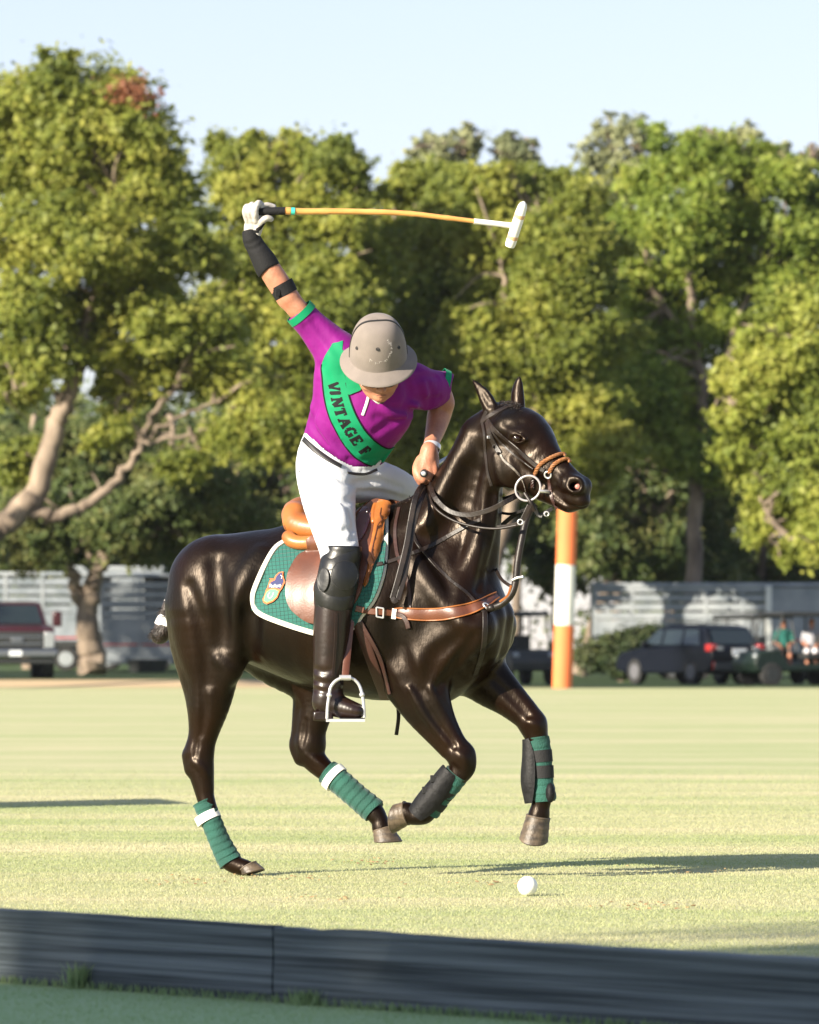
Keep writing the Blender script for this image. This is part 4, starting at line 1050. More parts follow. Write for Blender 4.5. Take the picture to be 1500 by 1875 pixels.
# chalky scuffs on the crown
sc = MB(); rr = random.Random(5)
for i in range(46):
    t = rr.uniform(.2, 1.9); az = 1.62 - .62 * math.sin(t * 1.1) * (1 if t < 1 else 1) ; az = 1.65 + .55 * math.cos(t * 1.65 + 2.2); a = .62 + .36 * math.sin(t * 1.65 + 2.2) + rr.gauss(0, .02)
    p, q = hsurf(az + rr.gauss(0, .02), min(max(a, .05), 1.3), .0006); s1 = norm(np.cross(q, hU)); s2 = np.cross(q, s1); l = rr.uniform(.0015, .005); an = rr.uniform(0, 3)
    d = (math.cos(an) * s1 + math.sin(an) * s2) * l; e = np.cross(q, norm(d)) * rr.uniform(.0006, .0014); sc.add([p - d - e, p + d - e, p + d + e, p - d + e], [(0, 1, 2, 3)])
sc.build('scuff_marks', mat('chalk', (.36, .325, .30), .9), helmet)
hU, hF, hS = faceU, faceF, faceS
# chin strap and hair
for s_ in (-1, 1):
    v, f = ribbon_geo(catmull([hq(.005, .01, s_ * .088), hq(.03, -.07, s_ * .068), hq(.055, -.122, s_ * .02), hq(.058, -.128, 0)], 6), [norm(hS * s_ + .3 * hF)] * 19, .011, .0025); obj('chin_strap', v, f, M_white if s_ > 0 else M_dark, helmet)
hr = SDF(.006); hr.ell(HC - .025 * hF - .01 * hU, (.088 / PX * 1.0, .083 / PX * 1.0, .085 / PX), (hF, hS, hU), 3); hr.ell(HC + .075 * hF - .03 * hU, (40, 60, 45), (hF, hS, hU), 6, sub=True)
v, f = hr.mesh(); obj('hair', v, f, mat('grey_brown_hair', (.06, .04, .03), .6, bump=.8, bscale=200), rider)

# right hand: glove, wrist support, elbow band
gl = SDF(.0036)
G = lambda x, y, d=0: RD(x, y, -.22 + d)
gl.wchain([tuple(G(460, 430)) + (12.5,), tuple(G(460, 415)) + (13,), tuple(G(464, 404)) + (12.5,)], 4)
gl.wchain([tuple(G(470, 428, -.008)) + (8,), tuple(G(474, 412, -.012)) + (9,), tuple(G(472, 402, -.008)) + (11,)], 4)
for pts, r in (([(454, 405, -.018), (449, 389, -.036), (452, 378, -.024), (460, 381, .012)], 6.0), ([(461, 403, -.024), (457, 386, -.044), (461, 375, -.028), (468, 377, .014)], 6.2),
               ([(469, 404, -.030), (467, 386, -.052), (473, 372, -.034), (480, 376, .012)], 6.6), ([(475, 398, -.012), (478, 380, -.022), (489, 375, -.012), (502, 378, .000)], 5.4),
               ([(473, 414, -.018), (481, 404, -.036), (489, 399, -.040), (496, 401, -.030)], 6.4)):
    gl.wchain([tuple(G(*p)) + (r * (1 - .05 * i),) for i, p in enumerate(pts)], 1.2)
v, f = gl.mesh(); glove = obj('glove', v, f, M_glove, rider); GS = Surf().add(v, f)
ws = SDF(.0045); ws.chain(RD, [(458, 426, -.22, 14.5), (462, 440, -.22, 17), (472, 458, -.22, 18.5), (484, 478, -.22, 22), (490, 490, -.22, 23)], 2)
ws.ell(RD(512, 522, -.22), (37, 60, 37), k=1, sub=True); ws.ell(RD(445, 390, -.22), (32, 60, 32), k=3, sub=True)
v0, f0 = ws.mesh(.01); s0 = Surf().add(v0, f0)
for pl in ([(448, 446), (460, 446), (474, 436)], [(454, 456), (466, 455), (480, 446)]): ws.relief(s0, pl, 4, 1.3, 4, True)
v, f = ws.mesh(); obj('wrist_support', v, f, M_neop, rider)
for pl, wd in (([(453, 428), (462, 424), (474, 424)], 5), ([(470, 422), (478, 416), (484, 409)], 7)):
    v, f = ribbon_geo(*drape(GS, pl, .001, fr=RD, Y=-.26), wd * PX, .003); obj('wrist_tab', v, f, M_neop, glove)
ring('elbow_band', RD, (525, 540, -.21), (514, 520, -.213), 21.2, 22, M_neop, rider, th=.004)
MB().box(RD(509, 536, -.262), (9 * PX, .006, 12 * PX), rz=.2).build('buckle', M_neop, rider, bevel=.002)
# watch
ring('watch', RD, (792, 815, -.105), (790.5, 822, -.115), 15.2, 15.2, M_steel, rider, th=.003)
wt = MB(); 
for i in range(9):
    t = -1.1 + i * .28; a = RD(791, 819, -.112); wt.box(a + v3(14.9 * PX * math.sin(t), -15.4 * PX * math.cos(t), -.0035 * math.sin(t)), (.0036, .004, .0115), rz=t)
wt.build('watch_link', M_steel, rider, bevel=.0008)

# ================================================================ mallet and whip
M_cane = mat('cane', (.66, .34, .10), .45, (.55, .26, .07), nscale=30, stretch=(.3, 1, 1), bump=.1)
M_head = mat('mallet_white', (.78, .77, .74), .5, (.70, .68, .64), nscale=10)
mal = empty('polo_mallet', RD(452, 388, -.245), 'long bent cane polo mallet with white head held out by the rider', 'mallet')
shaft = [(520, 386), (560, 387), (620, 387), (700, 388.5), (760, 392), (820, 399), (870, 405)]
P = catmull([RD(x, y, -.245 + (x - 520) * .0003) for x, y in shaft], 8); r = np.linspace(6.2, 4.2, len(P)) * PX
for i in range(len(P)):
    if i % 9 == 4: r[i] *= 1.10
MB().tube(P, r, 12).build('shaft', M_cane, mal)
MB().tube(catmull([RD(446, 390, -.245), RD(460, 388.5, -.245), RD(500, 386.5, -.245), RD(522, 386, -.245)], 5), [8.5 * PX] * 3 + [7.2 * PX] * 13, 12).build('grip', M_neop, mal)
MB().tube([RD(524, 386, -.244), RD(532, 386.3, -.243)], 6.9 * PX, 12).build('wrap', M_cane, mal)
MB().tube([RD(533, 386.4, -.243), RD(540, 386.6, -.242)], 6.8 * PX, 12).build('band', mat('teal_tape', (.05, .5, .38), .5), mal)
MB().tube(catmull([RD(868, 405, -.14), RD(900, 408.5, -.13), RD(938, 413, -.12)], 4), 5.2 * PX, 12).build('lower_wrap', M_head, mal)
a, b = RD(957, 378, -.16), RD(932, 456, -.09); ax = norm(b - a); V = []; F = []; n = 24; hd = MB()
rs = [(-.022, 2.0), (-.014, 6.0), (.0, 8.4), (.03, 9.6), (.09, 9.8), (.15, 9.8), (.172, 9.6), (.182, 8.6)]
hd.tube([a + ax * t for t, _ in rs], [q * PX for _, q in rs], 20); hd.build('head', M_head, mal)
for t in (.035, .132): MB().tube([a + ax * t, a + ax * (t + .016)], 10.05 * PX, 20).build('head_band', mat('tan_band', (.58, .36, .20), .6), mal)
whip = empty('riding_whip', RD(776, 867, -.20), 'short brown riding whip with silver cap in the rider\'s left fist', 'whip')
MB().tube([RD(776, 867, -.235), RD(779, 862, -.12), RD(800, 850, .12), RD(830, 830, .55)], [7.0 * PX, 6 * PX, 4 * PX, 2 * PX], 14).build('handle', M_boot, whip)
MB().ball(RD(776, 867, -.237), (7.2 * PX, .004, 7.2 * PX), 16).build('collar', M_dark, whip); MB().ball(RD(776, 867, -.241), (4.2 * PX, .003, 4.2 * PX), 14).build('cap', M_steel, whip)

# ================================================================ bridle, reins, breastplate
AS = Surf().add(HV, HF).add(pv, pf).add(fv, ff)
bridle = empty('bridle', HD(905, 780, 0), 'dark leather bridle with braided tan noseband, round bit ring and reins', 'bridle')
c2 = lambda l: [(700 + x / 3.571, 660 + y / 3.571) for x, y in l]
def strap_(name, pts, wid, th=.003, off=.002, mt=None, par=None, n=5, surf=None, fr=HD, Y=-.1):
    P, N = drape(surf or HS, pts, off, n, fr=fr, Y=Y, smooth=3); v, f = ribbon_geo(P, N, wid * PX, th); return obj(name, v, f, mt or M_strap, par or bridle, smooth=False)
strap_('browband', c2([(650, 405), (700, 365), (800, 312), (870, 297), (905, 296)]), 9.5, .006, fr=None)
strap_('headpiece', c2([(655, 410), (665, 370), (685, 330)]), 9, .004, fr=None)
strap_('throatlatch', c2([(655, 410), (668, 480), (672, 560), (680, 650), (692, 740), (715, 820)]), 6)
strap_('cheekpiece', c2([(690, 400), (705, 480), (742, 560), (772, 610)]), 10, .005, .004)
strap_('cheekpiece', c2([(776, 615), (800, 655), (850, 700), (900, 750)]), 4.5, .004, .004, mt=mat('rope_cheek', (.20, .17, .14), .5, (.03, .025, .02), nscale=90))
strap_('noseband_strap', c2([(690, 390), (742, 460), (850, 548), (950, 640), (1010, 690), (1060, 722)]), 8, .004, .003)
strap_('noseband_strap', c2([(700, 425), (745, 500), (820, 580), (920, 660), (988, 712)]), 4, .003, .002)
for q in ((708, 500), (742, 565), (770, 610)): 
    h_ = HS.hit(700 + q[0] / 3.571, 660 + q[1] / 3.571); MB().box(h_[0] + h_[1] * .006, (11 * PX, .005, 5 * PX), rz=.6).build('keeper' if q[0] > 710 else 'buckle', M_strap if q[0] > 710 else M_steel, bridle, bevel=.001)
M_rope = mat('braided_rope', (.30, .12, .032), .6, (.16, .06, .02), nscale=160, bump=.4)
def braid(pts, rad, name, n=8, mt=M_rope):
    P, N = drape(HS, pts, rad * PX * .9, n, fr=HD, Y=0, smooth=2); m = len(P); P = catmull(P, 3); N = catmull(N, 3); L = np.concatenate([[0], np.cumsum(np.linalg.norm(np.diff(P, axis=0), axis=1))]); mb = MB()
    T = np.gradient(P, axis=0)
    for k in range(3):
        Q = []
        for i in range(len(P)):
            t = norm(T[i]); n_ = norm(N[i]); s_ = np.cross(t, n_); ph = L[i] / (rad * PX * 5.2) * 6.283 + k * 2.094; Q.append(P[i] + rad * PX * .5 * (math.sin(ph) * s_ * 1.3 + math.cos(ph) * n_))
        mb.tube(Q, rad * PX * .58, 6)
    return mb.build(name, mt, bridle)
braid(c2([(1003, 742), (1030, 690), (1080, 652), (1150, 622), (1192, 618)]), 3.3, 'braided_noseband')
braid(c2([(1092, 735), (1130, 682), (1190, 652), (1226, 662)]), 3.3, 'braided_noseband')
braid(c2([(1000, 750), (988, 790), (986, 830)]), 3, 'braided_drop', mt=M_redstrap)
strap_('drop_strap', c2([(1090, 762), (1100, 850), (1118, 920), (1140, 968)]), 7, .004, .002, mt=M_redstrap)
def ringo(name, x, y, rad, tr, off, par=None, nrm=None, surf=None, tilt=0, fr=HD, Y=-.1):
    h_ = (surf or HS).hit(x, y); p = h_[0] + h_[1] * off if h_ else fr(x, y, Y); q = norm(nrm if nrm is not None else (h_[1] if h_ else -HD.L)); s1 = norm(np.cross(q, np.array([0, 0, 1.0]))); s2 = np.cross(s1, q)
    P = [p + rad * PX * (math.cos(t) * s1 + math.sin(t) * s2) for t in np.linspace(0, 2 * math.pi, 41)]; v, f = tube_geo(P, tr * PX, 8, False); return obj(name, v, f, M_steel, par or bridle)
ringo('noseband_ring', 1004, 869, 6, 1.7, .004)
br_c = HD(967, 894, -.095); P = [br_c + 22.5 * PX * (math.cos(t) * norm(HD.F * .77 + HD.L * .45) + math.sin(t) * norm(np.array([0, 0, 1.0]) + HD.F * .1)) for t in np.linspace(0, 2 * math.pi, 49)]
v, f = tube_geo(P, 2.1 * PX, 10, False); obj('bit_ring', v, f, M_ring, bridle)
MB().tube([HD(988, 899, -.085), HD(1002, 900, -.06), HD(1008, 902, -.03)], 3.0 * PX, 8).build('bit', M_steel, bridle)
curve_on(HS, c2([(860, 705), (905, 755), (935, 820), (955, 905)]), .0022, mat('gag_rope', (.22, .19, .15), .5, (.04, .03, .03), nscale=90), 'gag_rope', bridle, .006)
MB().tube(catmull([HD(961, 903, -.09), HD(972, 920, -.088), HD(979, 935, -.07)], 4), 4 * PX, 8).build('bit_shank', M_strap, bridle)
reins = MB()
def wr(pts, wid, th=.003, n=6, fr=B, flat=True, name='rein', mt=M_strap, par=None, nrm=None):
    """a strap hanging free in the air; pts (px, py, Y)"""
    P = catmull([fr(*p) for p in pts], n); N = [np.array(nrm) if nrm is not None else -norm(ray(750, 900)) + v3(0, 0, .25)] * len(P)
    v, f = ribbon_geo(P, N, wid * PX, th) if flat else tube_geo(P, wid / 2 * PX, 8); return obj(name, v, f, mt, par or bridle, smooth=not flat)
Yh = (LH(785, 880) - B.o) @ B.L            # lateral position of the hand
Yr = (HD(950, 906, -.09) - B.o) @ B.L      # and of the bit ring
wr([(790, 876, Yh), (793, 905, -.165), (820, 934, -.185), (857, 943, -.20), (896, 934, -.21), (924, 920, -.22), (950, 906, Yr)], 9)
wr([(784, 878, Yh), (793, 924, -.165), (826, 951, -.19), (868, 964, -.205), (910, 968, -.215), (946, 962, -.22)], 5, flat=False)
wr([(910, 966, -.215), (930, 964, -.22), (946, 960, -.222), (953, 955, -.222)], 8)
ringo('rein_buckle', 953, 956, 4.5, 1.4, 0, fr=B, Y=-.225, nrm=-ray(750, 900), surf=Surf())
wr([(957, 952, -.222), (964, 938, -.222), (970, 925, -.22)], 9)
wr([(950, 903, Yr + .20), (925, 912, .1), (905, 914, .06)], 6, mt=M_dark); wr([(968, 932, .03), (940, 945, .06), (912, 968, .07)], 8, mt=M_dark); wr([(912, 938, .06), (935, 941, .05), (955, 936, .02)], 5, mt=M_dark)
wr([(991, 943, -.12), (1002, 937, -.11), (1012, 931, -.10)], 7, mt=M_dark); wr([(975, 922, -.14), (985, 941, -.12), (993, 945, -.12)], 8, mt=M_dark)
ringo('curb_buckle', 1001, 941, 4, 1.2, 0, fr=B, Y=-.125, nrm=-ray(750, 900), surf=Surf())
# rein ends hanging from the hand in front of the shoulder
Yt = -.27
wr([(796, 873, Yh), (778, 884, Yh - .03), (762, 908, -.20), (752, 954, -.24), (745, 996, -.27), (732, 1050, -.30), (719, 1096, -.315)], 10, .003)
wr([(794, 876, Yh), (783, 890, Yh - .02), (770, 918, -.19), (758, 960, -.23), (750, 1010, -.26), (741, 1055, -.285), (729, 1098, -.31)], 9, .003)
wr([(719, 1094, -.316), (722, 1101, -.318), (728, 1098, -.312)], 9, .004)
breast = empty('breastplate', B(870, 1110, -.1), 'brown leather breast collar and dark martingale around the black horse\'s chest', 'breastplate')
def bs_(name, pts, wid, th=.004, off=.002, mt=None, n=5): return strap_(name, pts, wid, th, off, mt, breast, n, AS, B, -.2)
cl_ = c2([(60, 1648), (120, 1652), (250, 1661), (400, 1656), (550, 1633), (640, 1602), (700, 1568), (748, 1538)])
P, N = drape(AS, cl_, .004, 5, fr=B, Y=-.2, smooth=4)
v, f = ribbon_geo(P, N, [12 * PX, 19 * PX, 21 * PX, 21 * PX, 20 * PX, 16 * PX, 11 * PX], .006); obj('breast_collar', v, f, M_brownl, breast)
for sg in (-1, 1):
    T = np.gradient(P, axis=0); w_ = np.interp(np.linspace(0, 1, len(P)), np.linspace(0, 1, 7), [6, 9.5, 10.5, 10.5, 10, 8, 5.5]); Q = [P[i] + norm(np.cross(T[i], N[i])) * sg * w_[i] * PX + N[i] * .0045 for i in range(len(P))]
    v, f = tube_geo(Q, .0030, 6); obj('edge', v, f, M_tan, breast)
bs_('billet', [(652, 1114), (675, 1119), (700, 1121), (720, 1123)], 11, .005, .004, M_brownl)
bs_('white_tape', [(717, 1123), (726, 1124)], 19, .004, .010, M_white)
bs_('strap_end', [(724, 1124), (738, 1128), (746, 1138), (749, 1150)], 9, .004, .010, M_redstrap)
h_ = AS.hit(697, 1121); bk = MB(); 
for a, b in (((690, 1112), (702, 1114)), ((702, 1114), (701, 1131)), ((701, 1131), (690, 1129)), ((690, 1129), (690, 1112))):
    ha, hb = AS.hit(*a), AS.hit(*b); bk.tube([ha[0] + ha[1] * .010, hb[0] + hb[1] * .010], 1.6 * PX, 8)
bk.build('buckle', M_steel, breast)
bs_('wither_strap', [(731, 930), (724, 968), (727, 1013), (742, 1052), (750, 1088), (750, 1123)], 7, .004, .003, M_redstrap)
bs_('neck_strap', [(690, 1034), (715, 1028), (742, 1018), (784, 1002), (826, 979), (857, 962), (880, 952)], 8, .004, .003)
bs_('yoke', [(752, 955), (756, 972), (764, 996), (792, 1030), (826, 1063), (857, 1088), (879, 1114), (888, 1122)], 6, .005, .003)
bs_('chest_strap', [(888, 1118), (888, 1150), (886, 1178), (880, 1206), (870, 1235)], 10, .004, .003)
wr([(858, 1248, -.02), (830, 1268, -.02), (802, 1282, -.03)], 4, name='belly_strap', par=breast, flat=False)
ringo('chest_ring', 890, 1112, 7, 2, .006, par=breast, surf=AS)
wr([(980, 925, -.10), (966, 945, -.13), (955, 990, -.16), (948, 1030, -.175), (945, 1060, -.18), (938, 1086, -.185), (922, 1104, -.185), (905, 1112, -.18), (893, 1116, -.16)], 13, name='martingale', par=breast, flat=False)
wr([(908, 1042, -.02), (918, 1060, -.10), (930, 1070, -.16), (938, 1074, -.18)], 6, name='side_strap', par=breast, mt=M_strap)
wr([(936, 1072, -.20), (930, 1090, -.20), (915, 1102, -.20)], 4, name='side_strap', par=breast, mt=M_tan)
MB().tube([B(939, 1062, -.20), B(947, 1058, -.20), B(958, 1056, -.20)], 2.4 * PX, 8).build('martingale_buckle', M_steel, breast)
MB().ball(B(900, 1113, -.185), (9 * PX, 9 * PX, 7 * PX), 12).build('rubber_stop', M_strap, breast)
# ================================================================ ground, boards
def sst(a, b, x):
    t = np.clip((np.asarray(x, float) - a) / (b - a), 0, 1); return t * t * (3 - 2 * t)
def zt(x, y): return .20 * sst(146, 151, y) * sst(4, -2, x) + .08 * sst(175, 190, y) * sst(4, -2, x)
def grass_mat(name, far=False):
    m = bpy.data.materials.new(name); m.use_nodes = True; n = m.node_tree; bs = n.nodes['Principled BSDF']; I = bs.inputs
    I['Roughness'].default_value = .85; I['Specular IOR Level'].default_value = .2; I['Sheen Weight'].default_value = .0
    tc = n.nodes.new('ShaderNodeNewGeometry'); src = tc.outputs['Position']
    def nz(sc, stretch, det=4, rough=.6, off=(0, 0, 0)):
        mp = n.nodes.new('ShaderNodeMapping'); mp.inputs['Scale'].default_value = stretch; mp.inputs['Location'].default_value = off; n.links.new(src, mp.inputs[0])
        t = n.nodes.new('ShaderNodeTexNoise'); t.inputs['Scale'].default_value = sc; t.inputs['Detail'].default_value = det; t.inputs['Roughness'].default_value = rough
        n.links.new(mp.outputs[0], t.inputs['Vector']); return t.outputs[0]
    def rng(v, a, b, c=0, d=1):
        r = n.nodes.new('ShaderNodeMapRange'); n.links.new(v, r.inputs[0])
        for i, q in zip((1, 2, 3, 4), (a, b, c, d)): r.inputs[i].default_value = q
        return r.outputs[0]
    def mix(f, a, b):
        x = n.nodes.new('ShaderNodeMix'); x.data_type = 'RGBA'
        n.links.new(f, x.inputs[0])
        for i, q in ((6, a), (7, b)):
            if isinstance(q, tuple): x.inputs[i].default_value = lin(q)
            else: n.links.new(q, x.inputs[i])
        return x.outputs[2]
    def math_(op, a, b):
        x = n.nodes.new('ShaderNodeMath'); x.operation = op
        for i, q in enumerate((a, b)):
            if isinstance(q, (int, float)): x.inputs[i].default_value = q
            else: n.links.new(q, x.inputs[i])
        return x.outputs[0]
    green, dry = GREEN, DRY
    a = nz(1.0, (.10, .55, 1), 5, .62); b = nz(1.0, (1.4, 3.2, 1), 6, .7, (5, 9, 0)); c = nz(14, (1, 1.6, 1), 5, .7)
    s = math_('ADD', math_('MULTIPLY', a, .55), math_('ADD', math_('MULTIPLY', b, .30), math_('MULTIPLY', c, .25)))
    col = mix(rng(s, .42, .68), green, dry)
    col = mix(rng(nz(60, (1, 1.5, 1), 4), .5, .8, 0, .35), col, (.06, .09, .02))
    # greener turf on the near side of the boards, colour raised to lighten its shade
    spn = n.nodes.new('ShaderNodeSeparateXYZ'); n.links.new(src, spn.inputs[0])
    near = rng(math_('ADD', math_('MULTIPLY', spn.outputs[0], 1.19), spn.outputs[1]), 15.75, 15.45)
    col = mix(math_('MULTIPLY', near, .85), col, (.33, .46, .23))
    # the ground beyond the playing field: greener, with the tree shade put into its colour
    sp = n.nodes.new('ShaderNodeSeparateXYZ'); n.links.new(src, sp.inputs[0])
    fld = rng(math_('ADD', sp.outputs[1], math_('MULTIPLY', nz(.6, (1, 1, 1)), 2.0)), 147.0, 149.5)
    col = mix(fld, col, (.055, .085, .03))
    # bare strip along the end line, on the left
    e1 = rng(math_('ADD', sp.outputs[1], math_('MULTIPLY', nz(.3, (1, 1, 1)), 1.5)), 146.5, 148.2); e2 = rng(sp.outputs[1], 151.5, 149.5); e3 = rng(sp.outputs[0], 3.0, -2.0, .12, 1)
    col = mix(math_('MULTIPLY', e1, math_('MULTIPLY', e2, e3)), col, (.50, .37, .22))
    n.links.new(col, I['Base Color'])
    bp = n.nodes.new('ShaderNodeBump'); bp.inputs['Strength'].default_value = .45; bp.inputs['Distance'].default_value = .02
    n.links.new(nz(26, (1, 1.2, 1), 6, .75), bp.inputs['Height']); n.links.new(bp.outputs[0], I['Normal'])
    return m
GREEN, DRY = (.30, .365, .150), (.54, .48, .30)
M_grass = grass_mat('field_grass')
xs = np.concatenate([np.linspace(-400, -60, 8), np.linspace(-50, 50, 60), np.linspace(60, 400, 8)]); ys = np.concatenate([np.linspace(-100, 140, 30), np.linspace(144, 200, 70), np.linspace(210, 700, 12)])
X, Y = np.meshgrid(xs, ys); Z = zt(X, Y); nx = len(xs); q = np.arange(len(ys) - 1)[:, None] * nx + np.arange(nx - 1)[None]; q = q.ravel()
ground = obj('ground', np.stack([X, Y, Z], -1).reshape(-1, 3), np.stack([q, q + 1, q + nx + 1, q + nx], 1), M_grass); tag(ground, kind='structure')

def blades(name, n, yr, h, wd, mt, xw=.078, keep=None, seed=1):
    g = np.random.default_rng(seed); u = g.random(n * 2); y = np.sqrt(yr[0] ** 2 + u * (yr[1] ** 2 - yr[0] ** 2)); x = (g.random(n * 2) * 2 - 1) * (y * xw + .25)
    # clumping
    k = (np.sin(x * 31 + 3 * np.sin(y * 17)) * np.sin(y * 27 + 2 * np.sin(x * 13)) + g.random(n * 2) * 2.4) > .35
    if keep is not None: k &= keep(x, y)
    k &= g.random(n * 2) < np.clip((48 - y) / 22, 0, 1)
    x, y = x[k][:n], y[k][:n]; n = len(x)
    hh_ = h * g.uniform(.45, 1.15, n); a = g.random(n) * 2 * np.pi; w_ = wd * g.uniform(.6, 1.3, n); lean = hh_ * g.uniform(.2, 1.4, n); b = g.random(n) * 2 * np.pi
    P = np.zeros((n, 5, 3)); c, s = np.cos(a) * w_ / 2, np.sin(a) * w_ / 2; lx, ly = np.cos(b) * lean, np.sin(b) * lean
    for i, (sg, t) in enumerate(((-1, 0), (1, 0), (.8, .55), (-.8, .55))):
        P[:, i, 0] = x + c * sg + lx * t * t; P[:, i, 1] = y + s * sg + ly * t * t; P[:, i, 2] = hh_ * t - (.002 if t == 0 else 0)
    P[:, 4] = np.stack([x + lx, y + ly, hh_], 1)
    b0 = np.arange(n)[:, None] * 5; F1 = (b0 + np.array([0, 1, 2]))[:, None]; F2 = (b0 + np.array([0, 2, 3]))[:, None]; F3 = (b0 + np.array([3, 2, 4]))[:, None]
    return obj(name, P.reshape(-1, 3), np.concatenate([F1, F2, F3], 1).reshape(-1, 3), mt, smooth=False)
def blade_mat(name, g, d, br=.0):
    m = mat(name, g, .6, spec=.25); n = m.node_tree; bs = n.nodes['Principled BSDF']; ge = n.nodes.new('ShaderNodeNewGeometry'); x = n.nodes.new('ShaderNodeMix'); x.data_type = 'RGBA'
    x.inputs[6].default_value = lin(g); x.inputs[7].default_value = lin(d)
    mp = n.nodes.new('ShaderNodeMapping'); mp.inputs['Scale'].default_value = (.10, .55, 1); n.links.new(ge.outputs['Position'], mp.inputs[0]); t = n.nodes.new('ShaderNodeTexNoise'); t.inputs['Scale'].default_value = 1; t.inputs['Detail'].default_value = 5
    n.links.new(mp.outputs[0], t.inputs['Vector']); ad = n.nodes.new('ShaderNodeMath'); ad.operation = 'MULTIPLY_ADD'; ad.inputs[1].default_value = 2.2; n.links.new(t.outputs[0], ad.inputs[0])
    ad2 = n.nodes.new('ShaderNodeMath'); ad2.operation = 'ADD'; ad2.inputs[1].default_value = -.85; ri = n.nodes.new('ShaderNodeMath'); ri.operation = 'MULTIPLY'; ri.inputs[1].default_value = .4; n.links.new(ge.outputs['Random Per Island'], ri.inputs[0]); n.links.new(ri.outputs[0], ad.inputs[2]); n.links.new(ad.outputs[0], ad2.inputs[0]); ad2.use_clamp = True
    n.links.new(ad2.outputs[0], x.inputs[0])
    sx = n.nodes.new('ShaderNodeSeparateXYZ'); n.links.new(ge.outputs['Position'], sx.inputs[0]); m1 = n.nodes.new('ShaderNodeMath'); m1.operation = 'MULTIPLY_ADD'; m1.inputs[1].default_value = 1.19; n.links.new(sx.outputs[0], m1.inputs[0]); n.links.new(sx.outputs[1], m1.inputs[2])
    m2 = n.nodes.new('ShaderNodeMapRange'); m2.inputs[1].default_value = 15.75; m2.inputs[2].default_value = 15.45; m2.inputs[4].default_value = .85; n.links.new(m1.outputs[0], m2.inputs[0])
    x0 = x; x = n.nodes.new('ShaderNodeMix'); x.data_type = 'RGBA'; x.inputs[7].default_value = lin((.34, .48, .24)); n.links.new(m2.outputs[0], x.inputs[0]); n.links.new(x0.outputs[2], x.inputs[6]); n.links.new(x.outputs[2], bs.inputs['Base Color'])  # near-side turf green, also brightened in colour to lift the shade there
    tr = n.nodes.new('ShaderNodeBsdfTranslucent'); n.links.new(x.outputs[2], tr.inputs[0]); ms = n.nodes.new('ShaderNodeMixShader'); ms.inputs[0].default_value = .45
    n.links.new(bs.outputs[0], ms.inputs[1]); n.links.new(tr.outputs[0], ms.inputs[2]); n.links.new(ms.outputs[0], n.nodes['Material Output'].inputs[0]); return m
M_blade = blade_mat('grass_blades', (.34, .40, .165), (.60, .54, .35))
tag(blades('grass', 420000, (12.5, 48), .0085, .0030, M_blade), kind='stuff')

M_wood = mat('tarred_wood', (.038, .047, .053), .72, (.145, .17, .185), nscale=7, ndetail=10, stretch=(.10, 1, 9), bump=.7, bscale=12, bstretch=(.12, 1, 16), spec=.3, c_lo=.38, c_hi=.62)
ba, bdir = np.array([-1.167, 16.96]), norm((1, -1.19))
def board(t0, t1, h0, h1, label, seed):
    rr = random.Random(seed); n = 90; V = []; F = []; th = .045
    for i in range(n + 1):
        x = (t1 - t0) * i / n; h_ = h0 + (h1 - h0) * i / n + .0010 * math.sin(x * 1.7 + seed) + .0006 * math.sin(x * 23); 
        if seed == 2 and .15 < x < .62: h_ += .004 * math.sin((x - .15) / .47 * 3.14) + rr.uniform(-.002, .001)
        j = rr.uniform(-.0012, .0012)
        for y, z in ((0, -.03), (0, h_ * .33), (.0015 + j, h_ * .62), (0, h_ - .004), (.004, h_ + j), (th - .004, h_ + j * .5), (th, h_ - .004), (th, -.03)): V.append((x, y, z))
    for i in range(n):
        for j in range(7): a = i * 8 + j; F.append((a, a + 8, a + 9, a + 1))
    F.append(tuple(range(8))); F.append(tuple(n * 8 + j for j in range(8))[::-1])
    o = obj('side_board', V, F, M_wood, smooth=False); o.location = (ba[0] + bdir[0] * t0, ba[1] + bdir[1] * t0, 0); o.rotation_euler = (0, 0, math.atan2(bdir[1], bdir[0]))
    return tag(o, label, 'board', 'boards along the side of the field')
board(-7.0, 1.238, .235, .204, 'weathered dark blue-grey side board left of the seam', 1)
board(1.246, 8.2, .201, .200, 'weathered dark side board right of the seam with splintered top edge', 2)
# grass tufts at the foot of the boards
tm = []; g_ = np.random.default_rng(4)
M_tuft = blade_mat('tuft_blades', (.10, .17, .04), (.30, .27, .12))
V = []; F = []
for i in range(1500):
    if i < 170: t = g_.normal(.40, .012)
    elif i < 320: t = g_.normal(1.40, .03)
    else: t = g_.uniform(-.6, 3.6)
    big = i < 320; b0 = ba + bdir * t + np.array([-.77, -.64]) * abs(g_.normal(.01, .02)); h_ = g_.uniform(.02, .085 if i < 170 else (.05 if big else .03)); l = g_.normal(0, .35, 2) * h_; w2 = .0022; an = g_.random() * 3
    c_, s_ = math.cos(an) * w2, math.sin(an) * w2; k = len(V)
    V += [(b0[0] - c_, b0[1] - s_, 0), (b0[0] + c_, b0[1] + s_, 0), (b0[0] + l[0] * .4 + c_ * .7, b0[1] + l[1] * .4 + s_ * .7, h_ * .6), (b0[0] + l[0] * .4 - c_ * .7, b0[1] + l[1] * .4 - s_ * .7, h_ * .6), (b0[0] + l[0], b0[1] + l[1], h_)]
    F += [(k, k + 1, k + 2), (k, k + 2, k + 3), (k + 3, k + 2, k + 4)]
tag(obj('grass_tufts', V, np.array(F), M_tuft, smooth=False), kind='stuff')
